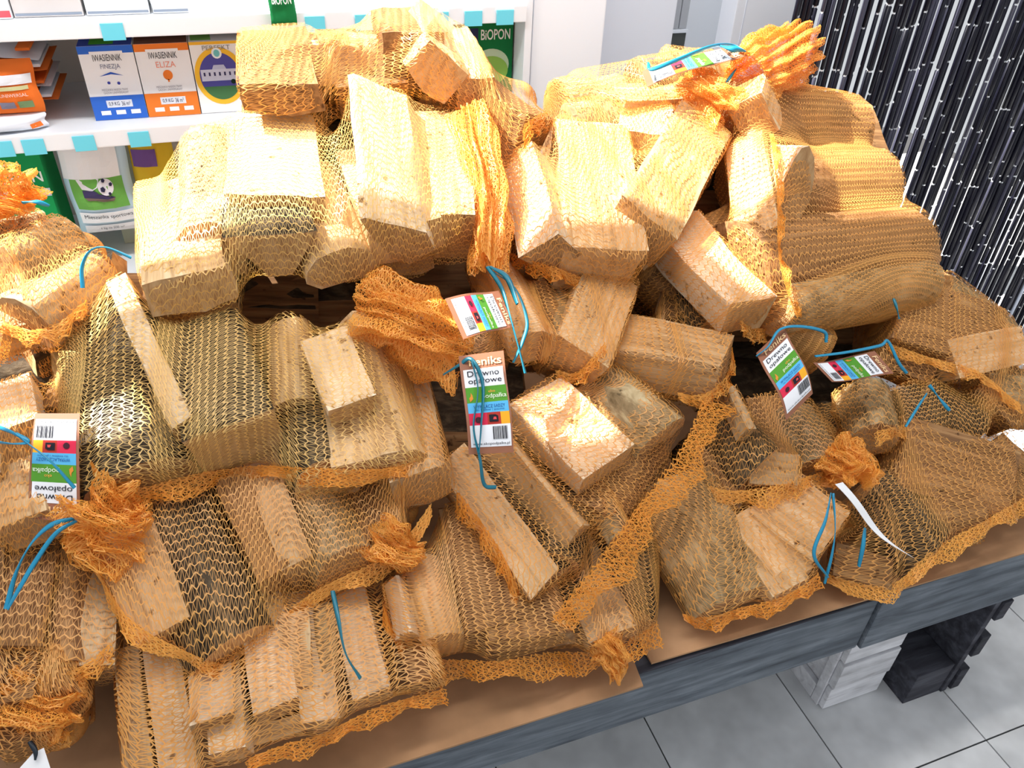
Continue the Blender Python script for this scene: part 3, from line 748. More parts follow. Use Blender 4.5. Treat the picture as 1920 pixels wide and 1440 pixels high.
# -- bottom right
sack('s14', 'net sack at the right table corner with dark logs and a yellow hem', [
 (1690, 850, -.01, 1900, 905, .01, 120, .08, 's', 'q', 'd'),
 (1640, 905, -.01, 1760, 1020, .03, 120, .08, 's', 'half', 'b'),
 (1720, 975, .0, 1850, 960, .03, 90, .08, 's', 'half', 'd'),
 (1570, 1045, .0, 1680, 1075, .02, 56, .06, 's', 'q2', 'd'),
 (1860, 840, -.02, 1960, 930, .0, 80, .08, 's', 'q', 'd')],
 ((1650, 970, -.06), (1840, 930, -.06)), 't', NETO)
hem('s14', [(1545, 1075, .02), (1610, 1095, .03), (1680, 1105, .03), (1740, 1030, .04), (1830, 985, .04), (1925, 930, .03)], (0, -.8, -.5), .026, m=TUFT)
# -- right middle
sack('s15', 'net sack below the white and green tag, frayed at its lower right', [
 (1345, 770, -.02, 1435, 850, .04, 110, .08, 's', 'half', 'b'),
 (1372, 722, .02, 1408, 802, .06, 20, .04, 's', 'q', 'w'),
 (1495, 750, -.02, 1555, 850, .03, 100, .08, 's', 'half', 'p'),
 (1410, 870, .02, 1500, 880, .04, 60, .06, 's', 'q2', 'w'),
 (1300, 860, -.03, 1400, 920, .0, 70, .07, 's', 'q2', 'd'),
 (1440, 740, -.04, 1490, 850, .0, 80, .08, 's', 'q2', 'd')],
 ((1360, 825, -.07), (1530, 820, -.07)), 's', NETO)
neck('s15', [(1555, 850, .02), (1580, 865, .035), (1598, 885, .04), (1600, 905, .04)], .035, .035, pleats=8, seed=25)
hem('s15', [(1300, 900, .03), (1370, 925, .04), (1480, 905, .05), (1580, 870, .05), (1630, 780, .04)], (0, -.6, -.8), .03, m=TUFT)
# -- right, dark
sack('s16', 'shadowed net sack with trailing blue string ends, right of the tags', [
 (1645, 715, -.02, 1668, 800, .02, 95, .08, 's', 'half', 'p'),
 (1740, 740, -.03, 1850, 800, -.01, 100, .08, 's', 'half', 'b'),
 (1700, 720, -.04, 1760, 800, -.01, 80, .08, 's', 'half', 'b'),
 (1860, 700, -.02, 1930, 770, -.01, 90, .08, 's', 'q', 'd')],
 ((1670, 765, -.08), (1850, 755, -.08)), 's', NETO)
hem('s16', [(1640, 810, .01), (1700, 790, .02), (1760, 820, .02), (1800, 840, .01)], (0, -.6, -.8), .025, m=TUFT)
# -- right, upper
sack('s17', 'net sack with brown flat planks in front of the curtain foot', [
 (1690, 575, -.02, 1880, 640, .0, 115, .08, 's', 'q', 'd'),
 (1780, 535, -.04, 1900, 625, -.04, 90, .08, 's', 'half', 'p'),
 (1790, 672, .0, 1925, 645, .02, 62, .07, 's', 'q', 'w'),
 (1850, 715, -.01, 1960, 735, .02, 100, .08, 's', 'half', 'p'),
 (1660, 640, -.05, 1760, 680, -.04, 80, .08, 's', 'q2', 'd')],
 ((1700, 610, -.08), (1900, 670, -.07)), 't', NETO)
hem('s17', [(1660, 640, .01), (1740, 670, .025), (1830, 690, .03), (1880, 730, .04), (1915, 760, .03)], (0, -.6, -.7), .022, m=TUFT)
# -- left column
sack('s18', 'net sack with a bright orange tuft below the sports grass bag', [
 (135, 420, -.02, 10, 470, .03, 95, .09, 's', 'half', 'p'),
 (185, 470, -.02, 50, 565, .04, 105, .09, 's', 'half', 'w'),
 (80, 400, -.06, -40, 420, -.03, 80, .09, 'u', 'half', 'p'),
 (90, 560, -.03, -30, 600, .0, 80, .09, 's', 'q2', 'w'),
 (210, 520, -.04, 120, 580, .0, 60, .08, 's', 'q2', 'd')],
 ((150, 480, -.08), (-20, 520, -.08)), 's', NETO)
neck('s18', [(25, 395, .0), (18, 380, .01), (10, 365, .01), (2, 345, .01)], .025, .042, pleats=7, seed=31)
hem('s18', [(-10, 600, .03), (60, 620, .04), (110, 610, .04), (160, 560, .03)], (0, -.6, -.7), .022, m=TUFT)
sack('s19', 'net sack with a blocky pale log and an upside-down tag', [
 (15, 715, -.02, 18, 805, .05, 72, .09, 's', 'q', 'l'),
 (130, 690, -.06, 105, 760, -.03, 70, .08, 's', 'half', 'd'),
 (20, 860, .01, 35, 965, .06, 90, .08, 's', 'q2', 'w'),
 (-60, 740, -.02, -50, 900, .04, 80, .09, 's', 'q', 'w'),
 (100, 790, -.06, 100, 960, -.02, 110, .08, 's', 'q', 'd')],
 ((90, 830, -.09), (-70, 840, -.08)), 's', NETO)
sack('s20', 'net sack with a long blue string loop, under the upside-down tag', [
 (55, 1040, -.02, 15, 1210, .03, 86, .08, 's', 'q', 'd'),
 (120, 1030, -.03, 118, 1240, .03, 105, .09, 's', 'half', 'd'),
 (185, 1070, -.03, 165, 1245, .02, 66, .07, 's', 'q', 'w'),
 (-50, 1040, -.02, -60, 1210, .03, 86, .08, 's', 'q', 'd'),
 (80, 1000, -.05, 60, 1050, -.03, 120, .08, 's', 'q2', 'd')],
 ((160, 1150, -.08), (-60, 1150, -.08)), 's', NETO)
hem('s20', [(-10, 1270, .03), (80, 1270, .03), (150, 1255, .03), (210, 1200, .02)], (0, -.6, -.7), .024, m=TUFT)
sack('s21', 'crumpled net sack lowest in the left column, tied with a dark cord', [
 ('E', 30, 1345, .02, B_, .25, 90, 90, 'u', 'q2', 'd'),
 ('E', 110, 1325, .02, B_, .25, 80, 80, 'u', 'half', 'd'),
 ('E', -50, 1360, .02, B_, .25, 90, 90, 'u', 'q', 'd'),
 ('E', 60, 1400, .02, B_, .25, 80, 60, 'u', 'q2', 'd')],
 ((110, 1350, -.06), (-50, 1360, -.06)), 't', NETO, net_cull=.35)
neck('s21', [(20, 1300, .01), (60, 1320, .02), (100, 1335, .02), (130, 1335, .01)], .035, .03, pleats=9, seed=41)

# -- sacks inside the pile, glimpsed through the gaps
INNAMES = ['hanging brown-headed tag', 'barked and sunlit sacks', 'sunlit sack', 'barked sack', 'orange neck', 'board sack', 'plank sack', 'string-end sack', 'black-barked sack', 'kindling sack top', 'hemmed sack', 'tagged sack', 'topmost sack', 'white-plank sack', 'upside-down tag', 'orange-tufted sack', 'frilly-topped sack']
INNER = [(830, 730, .11), (440, 570, .2), (830, 430, .18), (250, 640, .24), (620, 600, .22), (980, 520, .20), (1300, 560, .2), (1650, 640, .2), (300, 1000, .18), (700, 1000, .18), (1080, 900, .18), (1480, 800, .18), (700, 250, .2), (1200, 330, .2), (60, 900, .2), (60, 600, .2), (1500, 330, .22)]
for i, (x, y, dp) in enumerate(INNER):
    lg = []
    for k in range(5):
        yy = y-90+k*45
        lg.append((x-150, yy+random.uniform(-10, 10), -dp, x+150, yy+random.uniform(-10, 10), -dp, 100, .09, 's', random.choice(('half', 'q2', 'q')), random.choice('dbd')))
    sack('i%d' % i, 'inner sack of dark logs glimpsed in gaps behind the '+INNAMES[i], lg, ((x-90, y, -dp-.05), (x+90, y, -dp-.05)), 't', False, group='sacks buried inside the pile', fill=False)

# ------------------------------------------------------------------ tags and strings
hang_tag(SACKS['s8'], [(860, 668, .125), (944, 657, .125), (963, 848, .135), (879, 852, .135)])
hang_tag(SACKS['s1'], [(935, 545, .10), (965, 612, .10), (869, 636, .14), (835, 560, .14)], .006)
hang_tag(SACKS['s15'], [(1418, 662, .10), (1470, 612, .10), (1524, 738, .11), (1474, 788, .11)], .008)
hang_tag(SACKS['s16'], [(1640, 658, .06), (1676, 700, .06), (1560, 716, .075), (1525, 680, .075)], -.008)
hang_tag(SACKS['s20'], [(150, 980, .05), (50, 972, .05), (66, 775, .05), (150, 775, .05)], .004)
hang_tag(SACKS['s5'], [(1375, 84, .02), (1402, 104, .045), (1214, 163, .045), (1204, 134, .02)], .006)
hang_tag(SACKS['s15'], [(1566, 908, .10), (1580, 904, .10), (1714, 1046, .12), (1696, 1036, .12)], -.012, blank=True)
hang_tag(SACKS['s21'], [(62, 1412, .05), (82, 1402, .05), (104, 1470, .05), (10, 1470, .05)], .0, blank=True)
TEAL = mat('teal_string', srgb(18, 110, 130), .35, .5)
for key, pts, wd, m in [
 ('s1', [(914, 500, .07), (940, 540, .09), (955, 590, .10), (972, 650, .10), (985, 700, .10)], .007, TEAL),
 ('s1', [(918, 505, .07), (965, 540, .09), (988, 600, .10), (980, 640, .10), (962, 680, .09)], .006, TEAL),
 ('s1', [(920, 500, .07), (950, 520, .09), (970, 570, .10)], .009, TEAL),
 ('s8', [(832, 702, .09), (860, 685, .12), (884, 674, .135), (905, 720, .14), (902, 800, .145), (898, 850, .145)], .006, TEAL),
 ('s8', [(884, 674, .135), (896, 730, .14), (888, 800, .145), (900, 860, .14), (908, 908, .12), (930, 914, .11)], .006, TEAL),
 ('s15', [(1418, 668, .10), (1440, 650, .11), (1462, 618, .11), (1500, 612, .10), (1545, 622, .08), (1549, 642, .07)], .006, BLUE),
 ('s16', [(1528, 668, .07), (1590, 660, .07), (1650, 648, .06), (1665, 640, .05), (1685, 680, .04), (1700, 700, .03)], .006, BLUE),
 ('s16', [(1742, 722, .04), (1760, 745, .045), (1780, 770, .04)], .007, BLUE),
 ('s16', [(1738, 738, .04), (1718, 768, .05), (1698, 800, .05)], .005, BLUE),
 ('s17', [(1676, 560, .03), (1682, 580, .035), (1686, 598, .03)], .006, TEAL),
 ('s19', [(-10, 798, .06), (25, 812, .08), (50, 830, .085), (95, 865, .085), (140, 915, .07)], .006, BLUE),
 ('s19', [(-10, 828, .06), (25, 832, .08), (52, 828, .085), (30, 812, .085)], .006, BLUE),
 ('s20', [(142, 972, .07), (95, 985, .07), (58, 1020, .06), (30, 1075, .06), (12, 1142, .06)], .007, BLUE),
 ('s20', [(145, 976, .07), (105, 1000, .08), (65, 1055, .075), (35, 1105, .07), (14, 1142, .06)], .006, BLUE),
 ('s15', [(1558, 925, .08), (1548, 975, .09), (1526, 1038, .08), (1552, 1082, .06)], .006, BLUE),
 ('s15', [(1562, 925, .08), (1566, 990, .09), (1560, 1040, .08), (1546, 1094, .05)], .005, BLUE),
 ('s15', [(1622, 990, .08), (1618, 1025, .08), (1610, 1062, .06)], .007, BLUE),
 ('s5', [(1216, 118, .05), (1222, 130, .06), (1270, 112, .07), (1330, 88, .06), (1370, 84, .04), (1398, 96, .05)], .008, BLUE),
 ('s5', [(1350, 86, .05), (1375, 92, .06), (1396, 96, .055)], .012, BLUE),
 ('s5', [(1380, 130, .02), (1365, 150, .02), (1350, 165, .0)], .006, TEAL),
 ('s18', [(155, 540, .05), (154, 500, .06), (170, 470, .07), (200, 464, .07), (246, 483, .05)], .006, BLUE),
 ('s18', [(42, 380, .03), (66, 378, .04), (92, 386, .03)], .007, BLUE),
 ('s11', [(624, 1108, .04), (634, 1160, .06), (648, 1225, .07), (676, 1272, .06)], .007, TEAL),
 ('s21', [(56, 1390, .05), (66, 1408, .055), (66, 1425, .055)], .006, mat('dark_cord', srgb(24, 34, 44), .5)),
]:
    string(SACKS[key], pts, wd, m)

# ================================================================== background shelves
YS = 1.95; YB = 2.36
def zat(x, y, Y): return atY(x, y, Y)[2]
zU = zat(100, 40, YS); zL = zat(60, 254, YS); xr = atY(985, 20, YS)[0]; xl = -2.1
sh = empty('shelf_unit', (0, YS, 0), 'white metal shop shelving with cyan price-tag holders', 'shelf')
def shelf(z):
    gbox('shelf_board', (xl, xr, YS+.004, YB, z-.02, z), WHITE, sh, .003)
    gbox('price_rail', (xl, xr, YS-.012, YS+.003, z-.034, z+.004), WHITE, sh, .003)
shelf(zU); shelf(zL); zD = zL-.36; shelf(zD)
gbox('back_panel', (xl, xr, YB+.001, YB+.02, 0, zU+.06), mat('shelf_back', srgb(214, 208, 200), .6), sh, .002)
gbox('side_panel', (xr+.001, xr+.02, YS, YB, 0, zU+.06), WHITE, sh, .002)
CY = mat('cyan_tag', srgb(110, 214, 236), .4)
for x, y in ((58, 258), (153, 250), (256, 238), (0, 268), (206, 36), (588, 16), (682, 14), (824, 8), (888, 5), (948, 3)):
    z = zL if y > 100 else zU; X = atY(x, y, YS-.015)[0]
    gbox('price_tag', (X-.022, X+.022, YS-.016, YS-.013, z-.038, z-.004), CY, sh, .0008)

def face_fn(x0, x1, z0, z1, Y):
    return lambda u, v, off=0: np.array([x0+(x1-x0)*u, Y-off, z0+(z1-z0)*v])
def carton(name, label, x0, x1, z0, h, Y, d, side, front=None, group=None, top=None):
    e = empty(name, ((x0+x1)/2, Y+d/2, z0), label, 'box', group)
    gbox('carton', (x0, x1, Y, Y+d, z0+.001, z0+h), side, e, .0015)
    if top is not None: gbox('lid', (x0+.001, x1-.001, Y+.001, Y+d, z0+h, z0+h+.001), top, e, .0003)
    return e, face_fn(x0, x1, z0+.001, z0+h, Y)
YB1 = 2.02
def xat(x, y, Y): return atY(x, y, Y)[0]
xs = [xat(178, 222, YB1), xat(278, 213, YB1), xat(376, 203, YB1), xat(470, 196, YB1), xat(560, 188, YB1)]
hb = zat(140, 88, YB1)-zL
def seed_box(i, label, c, topc, name2, word):
    e, fn = carton('seed_box', label, xs[i]+.001, xs[i+1]-.001, zL, hb, YB1, .12, pm(244, 246, 250), top=topc)
    print_rect('printed_band', 0, 1, 0, .33, fn, c, e); print_rect('printed_band', 0, 1, .90, 1, fn, c, e)
    print_rect('printed_panel', .2, .8, .87, .93, fn, pm(244, 246, 250), e, .0008)
    print_text('lettering', 'IWASIENNIK', .24, .76, .80, .89, fn, pm(60, 60, 70), e, .001)
    print_text('lettering', name2, .34, .70, .68, .76, fn, word, e, .0008)
    for k in range(3): print_rect('printed_pictogram', .14+.28*k, .32+.28*k, .07, .13, fn, pm(246, 246, 248), e, .0008)
    print_rect('printed_panel', .28, .76, .17, .27, fn, pm(226, 232, 244), e, .0008)
    print_text('lettering', '0,9 KG', .32, .52, .19, .25, fn, pm(40, 50, 90), e, .0012); print_text('lettering', '36 m²', .56, .72, .19, .25, fn, pm(40, 50, 90), e, .0012)
    print_text('lettering', 'MIESZANKA NASION TRAW', .26, .74, .40, .43, fn, pm(150, 150, 160), e, .0008)
    print_text('lettering', 'GAZON UNIWERSALNY', .28, .74, .36, .39, fn, pm(150, 150, 160), e, .0008)
    return e, fn
BL_ = pm(58, 110, 210); OR_ = pm(240, 132, 56)
e, fn = seed_box(0, 'blue and white lawn seed carton beside the orange-banded one', BL_, pm(50, 70, 150), 'FINEZJA', pm(110, 120, 150))
print_poly('printed_roof', [(.28, .60), (.5, .625), (.72, .60), (.5, .655)], fn, pm(50, 90, 190), e, .0008)
print_poly('printed_flower', disc(.42, .51, .03, .02, 10), fn, pm(70, 80, 170), e, .0008); print_poly('printed_flower', disc(.60, .50, .03, .022, 10), fn, pm(70, 80, 170), e, .0008)
gbox('sticker', (xs[0]+.025, xs[0]+.075, YB1+.01, YB1+.11, zL+hb+.0011, zL+hb+.0016), pm(60, 140, 40), e, .0002)
gbox('stripe', (xs[0]+.076, xs[1]-.012, YB1+.045, YB1+.06, zL+hb+.0011, zL+hb+.0016), pm(190, 186, 184), e, .0002)
e, fn = seed_box(1, 'orange and white lawn seed carton with a tree emblem', OR_, pm(96, 64, 52), 'ELIZA', pm(236, 150, 130))
print_poly('printed_tree', disc(.52, .575, .09, .07, 18), fn, OR_, e, .0008); print_rect('printed_trunk', .50, .53, .48, .52, fn, OR_, e, .0008)
e, fn = carton('seed_box', 'white lawn seed carton with a round picture in a yellow ring', xs[2]+.001, xs[3]-.001, zL, hb, YB1, .12, pm(246, 246, 246), top=pm(196, 196, 200))
print_rect('printed_band', 0, 1, .96, 1, fn, pm(246, 190, 60), e)
print_poly('printed_ring', disc(.5, .52, .495, .40, 36), fn, pm(248, 196, 62), e, .0006)
print_poly('printed_sky', disc(.5, .52, .40, .33, 36), fn, pm(86, 84, 160), e, .0009)
print_poly('printed_lawn', disc(.5, .52, .40, .33, 20, 205, 335), fn, pm(74, 120, 78), e, .0012)
print_rect('printed_palace', .13, .87, .46, .62, fn, pm(206, 210, 232), e, .0013); print_poly('printed_gable', [(.36, .62), (.64, .62), (.60, .68), (.40, .68)], fn, pm(190, 196, 224), e, .0013)
for k in range(7): print_rect('printed_window', .18+k*.1, .215+k*.1, .53, .58, fn, pm(60, 60, 100), e, .0015, 1, 1)
print_poly('printed_bush', disc(.74, .44, .05, .035, 12), fn, pm(30, 50, 40), e, .0016)
print_text('lettering', 'PERFEKT', .24, .78, .885, .945, fn, pm(140, 140, 140), e, .001)
print_poly('printed_badge', disc(.5, .84, .10, .075, 16), fn, pm(244, 248, 250), e, .0014); print_poly('printed_badge', disc(.5, .84, .06, .05, 16), fn, pm(120, 200, 204), e, .0017)
gbox('sticker', (xs[2]+.006, xs[2]+.05, YB1+.01, YB1+.10, zL+hb+.0011, zL+hb+.0016), pm(110, 160, 80), e, .0002)
e, fn = carton('seed_box', 'red and white lawn seed carton half hidden by the topmost sack', xs[3]+.001, xs[4], zL, hb, YB1, .12, pm(246, 246, 246), top=pm(190, 40, 52))
print_rect('printed_band', 0, 1, .90, 1, fn, pm(226, 40, 60), e)
gbox('sticker', (xs[3]+.02, xs[3]+.06, YB1+.01, YB1+.11, zL+hb+.0011, zL+hb+.0016), pm(60, 140, 40), e, .0002)
# green boxes on the right of the shelf
YG = 2.02; xg0, xg1 = xat(880, 85, YG), min(xat(978, 80, YG), xr-.004); zg1 = zat(930, 40, YG)
GRN = pm(28, 120, 66)
for k, lab in enumerate(('green and white fertiliser carton at the end of the shelf', 'green fertiliser carton half hidden behind the topmost sack')):
    a, b = xg0-k*(xg1-xg0+.004), xg1-k*(xg1-xg0+.004)
    e, fn = carton('fertiliser_box', lab, a, b, zL, zg1-zL, YG, .16, GRN, top=pm(38, 70, 50))
    print_text('lettering', 'BiOPON', .26, .93, .76, .90, fn, pm(244, 248, 244), e, .0008, True)
    print_rect('printed_panel', .02, .20, .74, .92, fn, pm(50, 56, 90), e, .0007)
    print_poly('printed_swoosh', disc(.5, .42, .42, .22, 26), fn, pm(200, 224, 190), e, .0006)
    print_poly('printed_swoosh', disc(.5, .34, .40, .20, 26), fn, pm(150, 196, 90), e, .0009)
# green bag hanging over the upper shelf edge
YP = YS-.03; p0 = atY(497, -40, YP); p1 = atY(557, 46, YP)
def pouch(name, label, x0, x1, z0, z1, Y, d, m, cat, bulge=1.0, pin=.35, nx=14, nz=18):
    """soft sealed bag: pinched flat at top and bottom"""
    e = empty(name, ((x0+x1)/2, Y, z0), label, cat)
    def f(u, v, off=0.0):
        prof = (math.sin(math.pi*min(max(v, 0), 1))**pin)*math.sin(math.pi*min(max(u, .0), 1))**.45*bulge
        wr = noise.noise(Vector((u*5, v*6, x0*7)))*.006
        return np.array([x0+(x1-x0)*(u+.015*math.sin(v*9)), Y-d*.5*prof-off+wr*prof, z0+(z1-z0)*v])
    V = []; Fc = []
    for s in (1, -1):
        for j in range(nz+1):
            for i in range(nx+1):
                p = f(i/nx, j/nz).copy()
                if s < 0: p[1] = 2*Y-p[1]+.001
                V.append(p)
    k = (nx+1)*(nz+1)
    for s in range(2):
        for j in range(nz):
            for i in range(nx):
                a = s*k+j*(nx+1)+i; q = (a, a+1, a+nx+2, a+nx+1); Fc.append(q if s == 0 else q[::-1])
    link('bag', py_mesh(name, V, Fc, True), m, e); return e, f
e, fn = pouch('seed_pouch', 'small green pouch hanging from the upper shelf edge', p0[0], p1[0], p1[2], p0[2]+.02, YP-.005, .02, GRN, 'pouch')
print_text('lettering', 'BIOPON', .12, .86, .40, .56, fn, pm(244, 250, 244), e, .002, True)
print_poly('printed_leaf', [(.12, .62), (.3, .52), (.28, .74), (.45, .78), (.2, .86)], fn, pm(236, 246, 236), e, .002)
# packs standing on the upper shelf, cut by the frame's top
WP = mat('pack_white', srgb(236, 238, 242), .4)
for k, (a, b, c) in enumerate(((20, 152, 'grey-white'), (158, 278, 'plain white'), (284, 352, 'narrow white'))):
    X0_, X1_ = xat(a, 8, YS+.04), xat(b, 8, YS+.04)
    e, fn = carton('white_pack', c+' pack standing on the upper shelf', X0_, X1_, zU, .16, YS+.04, .12, mat('pack', srgb(*((214, 208, 206), (240, 242, 246), (236, 240, 246))[k]), .5))
    print_rect('printed_line', .02, .98, .02, .05, fn, pm(150, 160, 176), e, .0006)
e, fn = carton('white_pack', 'white pack with a red rim standing on the upper shelf', xat(-60, 10, YS+.03), xat(16, 10, YS+.03), zU, .16, YS+.03, .12, WP)
print_rect('printed_line', .02, .98, .02, .10, fn, pm(214, 90, 100), e, .0006)
# orange seed bags lying / standing at the left
OS = pm(234, 120, 50); WS = pm(232, 238, 248)
YO = 2.0
xo0, xo1 = xat(-70, 170, YO), xat(74, 170, YO); zo1 = zat(60, 112, YO)
e, fn = pouch('seed_bag', 'orange and white seed bag with small pictures standing upright on the shelf', xo0, xo1, zL+.035, zo1+.004, YO, .05, OS, 'seed bag')
print_rect('printed_band', .04, .96, .58, .76, fn, WS, e, .0025, 8, 3); print_rect('printed_band', .08, .9, .48, .55, fn, pm(200, 200, 150), e, .0025, 8, 2)
print_text('lettering', 'NAWÓZ UNIWERSAL', .2, .86, .36, .44, fn, pm(240, 220, 210), e, .003)
for k in range(3): print_rect('printed_picture', .2+.24*k, .40+.24*k, .14, .27, fn, pm(*((120, 140, 80), (130, 130, 150), (120, 150, 110))[k]), e, .003, 3, 2)
for k, (zo, dz, xe) in enumerate(((.045, .03, 112), (.075, .03, 106), (.11, .03, 108), (.145, .03, 98))):
    X1_ = xat(xe, 190, YO+.06); X0_ = X1_-.2
    e = empty('seed_bag', ((X0_+X1_)/2, YO+.13, zL+zo), ('lowest', 'second', 'third', 'top')[k]+' orange bag of the flat stack behind the upright seed bag', 'seed bag', 'flat stacked seed bags')
    bm = bmesh.new(); bmesh.ops.create_grid(bm, x_segments=12, y_segments=10, size=.5)
    V = []
    for v in bm.verts:
        u, q = v.co.x+.5, v.co.y+.5; pr = (math.sin(math.pi*u)**.5)*(math.sin(math.pi*q)**.5)
        V.append((u, q, pr))
    bm.free(); n = len(V); nx, ny = 12, 10
    VV = []; FF = []
    for s in (1, -1):
        for j in range(ny+1):
            for i in range(nx+1):
                u, q = i/nx, j/ny; pr = (max(math.sin(math.pi*u), 0)**.5)*(max(math.sin(math.pi*q), 0)**.5)
                VV.append((X0_+(X1_-X0_)*u, YO+.05+.22*q, zL+zo+s*.012*pr+.003*noise.noise(Vector((u*4, q*4, k*3)))-.03*(u-.5)*(k == 3)))
    kk = (nx+1)*(ny+1)
    for s in range(2):
        for j in range(ny):
            for i in range(nx): a = s*kk+j*(nx+1)+i; q4 = (a, a+1, a+nx+2, a+nx+1); FF.append(q4 if s == 0 else q4[::-1])
    link('bag', py_mesh('bag', VV, FF, True), OS if k % 2 == 0 else WS, e)
    box('printed_edge', (X1_-.04, X1_-.012, YO+.052, YO+.24, zL+zo+.006, zL+zo+.012), WS if k % 2 == 0 else OS, e, .001)
xw1 = xat(86, 232, YS+.03)
e, fn = pouch('seed_bag', 'white flat seed bag with an orange tip lying on the shelf edge', xw1-.22, xw1, zL+.001, zL+.034, YS+.05, .09, WS, 'seed bag', nx=12, nz=8)
print_poly('printed_tip', [(.86, .2), (.97, .3), (.97, .6), (.88, .5)], fn, OS, e, .004)

# ---- lower compartment
YQ = 2.0
xk0, xk1 = xat(104, 300, YQ), xat(236, 300, YQ); zk1 = min(zat(170, 262, YQ), zL-.026); zk0 = zat(180, 445, YQ)
LB = pm(196, 226, 244)
e, fn = pouch('grass_seed_bag', 'pale blue grass seed bag picturing a football boot and ball', xk0, xk1, zk0, zk1, YQ+.03, .07, LB, 'seed bag', pin=.5)
print_rect('printed_picture', .10, .88, .30, .62, fn, pm(112, 176, 84), e, .003, 10, 8)
print_rect('printed_shirt', .02, .86, .62, .93, fn, pm(244, 246, 250), e, .003, 10, 6)
print_poly('printed_sock', [(.20, .62), (.54, .62), (.50, .54), (.40, .50), (.26, .52)], fn, pm(236, 236, 244), e, .0045)
print_poly('printed_boot', [(.26, .51), (.44, .505), (.50, .47), (.66, .445), (.72, .42), (.60, .405), (.40, .42), (.26, .435)], fn, pm(70, 62, 100), e, .0055)
print_poly('printed_sole', [(.27, .435), (.42, .425), (.60, .41), (.72, .42), (.68, .385), (.52, .385), (.42, .40), (.30, .405)], fn, pm(120, 104, 96), e, .006)
print_poly('printed_ball', disc(.62, .535, .115, .085, 22), fn, pm(232, 232, 242), e, .005)
for a, b, r_ in ((.575, .52, .04), (.70, .56, .028), (.60, .605, .03), (.66, .47, .025)):
    print_poly('printed_patch', disc(a, b, r_, r_*.75, 5), fn, pm(50, 48, 76), e, .0068)
print_rect('printed_panel', .08, .92, .14, .26, fn, pm(240, 244, 248), e, .003, 8, 2)
print_text('lettering', 'Mieszanka sportowa', .14, .88, .18, .235, fn, pm(60, 64, 72), e, .005)
print_rect('printed_panel', .10, .92, .02, .11, fn, pm(236, 240, 244), e, .003, 8, 2)
print_text('lettering', '1 kg na 200 m²', .34, .70, .05, .085, fn, pm(90, 90, 96), e, .005)
xq0, xq1 = xat(-90, 330, YQ), xat(86, 330, YQ); zq1 = min(zat(30, 288, YQ), zL-.026); zq0 = zD
e, fn = carton('fertiliser_box', 'green fertiliser carton on the lower shelf behind the orange tuft', xq0, xq1, zq0, zq1-zq0, YQ, .16, pm(30, 150, 84), top=pm(40, 60, 50))
hh = zq1-zq0; vv = lambda y: (zat(60, y, YQ)-zq0)/hh
print_rect('printed_line', .3, .75, vv(308), vv(304), fn, pm(230, 244, 236), e, .0008); print_rect('printed_band', 0, 1, vv(370), vv(355), fn, pm(206, 224, 236), e, .0008)
print_text('lettering', 'BiOPON', .30, .96, vv(342), vv(322), fn, pm(240, 250, 244), e, .0008, True)
zz0 = zD
e, fn = carton('seed_box', 'grey-green carton behind the sports grass bag', xat(190, 300, 2.13), xat(246, 300, 2.13), zz0, min(zat(220, 268, 2.13), zL-.024)-zz0, 2.13, .10, pm(196, 200, 180))
e, fn = pouch('seed_bag', 'yellow and purple bag squeezed beside the sports grass bag', xat(246, 320, YQ), xat(330, 320, YQ), zk0, min(zat(270, 268, YQ), zL-.026), YQ+.04, .06, pm(214, 180, 50), 'seed bag')
print_rect('printed_band', .05, .6, .72, .9, fn, pm(110, 80, 140), e, .003, 8, 4)

# ---- pillar, recess, frame, bead curtain
xp0, xp1, xp2 = xr+.03, atY(1132, 60, 1.97)[0], atY(1262, 60, 2.10)[0]
struct('wall_pillar', (xp0, xp1, 1.97, YW-.001, 0, 1.75), WALLW, .004)
struct('wall_side', (xp1+.001, xp2, 2.10, YW-.001, 0, 1.75), WALLB, .004)
xd0, xd1 = atY(1376, 40, 2.12)[0], atY(1500, 40, 2.12)[0]
dfm = tag(link('trim_1', box_mesh(xd0, xd1, 2.12, 2.20, 0, 1.75, .004), WALLW), kind='structure')
gbox('trim_groove', (xd0+.03, xd0+.034, 2.1185, 2.1199, 0.02, 1.74), WALLB, dfm, .0002)
cab = empty('display_cabinet', ((xp2+xd0)/2, 2.45, 0), 'grey ribbed display cabinet in the gap beside the white door frame', 'cabinet')
zc = zat(1320, 52, 2.45)
for k in range(10):
    a = xp2-.05+k*(xd0-xp2+.1)/10; gbox('rib', (a, a+(xd0-xp2+.1)/10-.003, 2.45, 2.46, zc, 1.7), mat('grey_rib', srgb(176, 178, 182), .5) if k == 0 else bpy.data.materials['grey_rib'], cab, .002)
gbox('glass_front', (xp2-.05, xd0+.05, 2.45, 2.46, .2, zc-.012), mat('dark_glass', srgb(70, 72, 66), .1, .6), cab, .002)
gbox('rail', (xp2-.05, xd0+.05, 2.44, 2.462, zc-.011, zc-.001), WHITE, cab, .001)
gbox('post', (xp2+.035, xp2+.055, 2.42, 2.438, .1, 1.7), mat('steel', srgb(170, 172, 176), .3, .5, .6), cab, .002)
bx = carton('blue_carton', 'blue carton tucked behind the white wall corner', xp2-.02, xp2+.035, .6, zat(1270, 58, 2.3)-.6, 2.3, .08, pm(40, 90, 160))

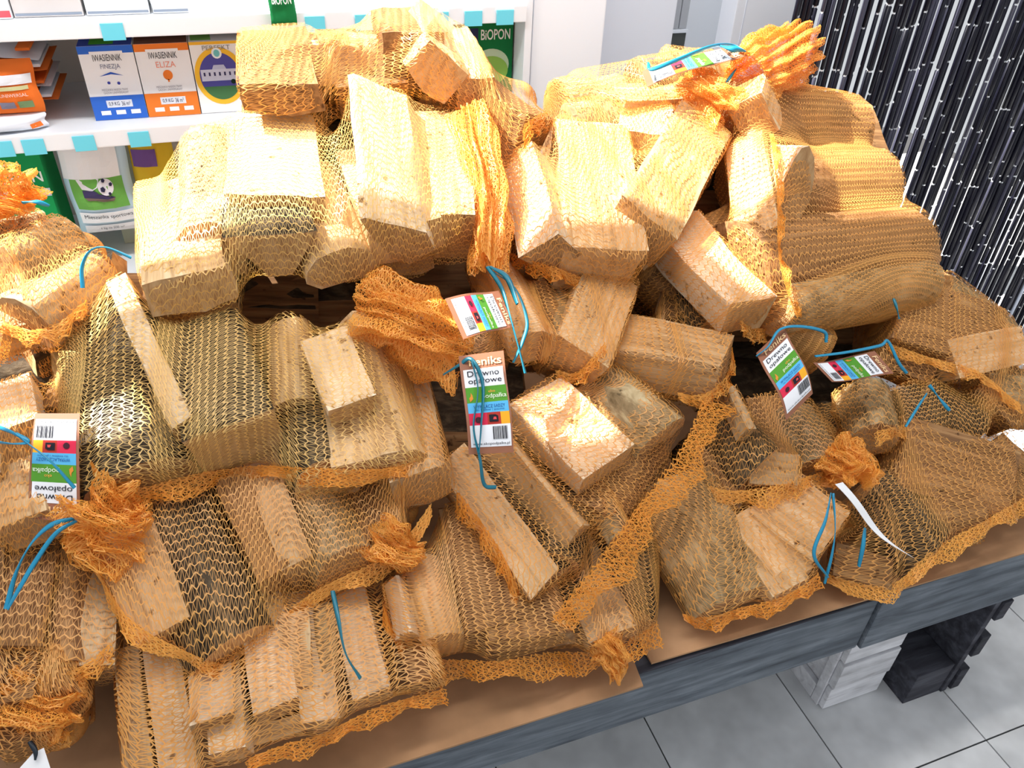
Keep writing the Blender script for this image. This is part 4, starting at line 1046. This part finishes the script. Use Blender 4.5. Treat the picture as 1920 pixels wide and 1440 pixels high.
YC = 1.72
cur = empty('bead_curtain', (1.9, YC, 0), 'dark bead curtain of close glossy strands with white gaps', 'curtain')
def strand_mesh(r, seed):
    """one long string: tubes with a waist and a small clear joint between them"""
    rr = random.Random(seed); V = []; Fc = []; mi = []; z = 1.75; prof = [(z, .5, 0)]
    z2 = z-rr.uniform(.02, .2); prof += [(z-.002, 1, 0), (z2+.002, 1, 0), (z2, .6, 1)]; z = z2
    while z > .03:
        L_ = rr.choice((.16, .2, .24)); prof += [(z-.004, .6, 0), (z-.006, 1, 0), (max(z-L_, .012), 1, 0), (max(z-L_-.002, .01), .6, 1)]; z -= L_+.002
    for q, (zz_, s_, m_) in enumerate(prof):
        for k in range(6): V.append((r*s_*math.cos(k*math.pi/3), r*s_*math.sin(k*math.pi/3), zz_))
        if q:
            for k in range(6): Fc.append(((q-1)*6+k, (q-1)*6+(k+1) % 6, q*6+(k+1) % 6, q*6+k)); mi.append(prof[q-1][2])
    me = py_mesh('strand', V, Fc, True); me.polygons.foreach_set('material_index', mi); return me
NAVY = mat('navy_bead', srgb(18, 18, 32), .38, .3); SILV = mat('pale_bead', srgb(196, 204, 220), .3, .5); GREYB = mat('grey_bead', srgb(64, 64, 80), .35, .4); JOIN = mat('clear_joint', srgb(230, 234, 240), .3, .5)
variants = []
for k in range(9):
    me = strand_mesh((.0056, .0064, .0074)[k % 3], k); me.materials.append(NAVY if k < 6 else (GREYB if k < 8 else SILV)); me.materials.append(JOIN); variants.append(me)
X = atY(1486, 30, YC)[0]; Xend = 2.85; k = 0; rnd = random.Random(4)
while X < Xend:
    o = bpy.data.objects.new('strand', variants[rnd.choices(range(9), [3, 3, 3, 3, 3, 3, 2, 2, .6])[0]]); COL.objects.link(o); o.parent = cur
    o.location = (X-1.9, rnd.uniform(-.012, .012), 0); o.rotation_euler.z = rnd.random()*3
    X += rnd.choices((.0116, .0132, .0150, .021), (5, 5, 2, .45))[0]; k += 1
for o in bpy.data.objects:
    if '_w' in o.keys(): del o['_w']
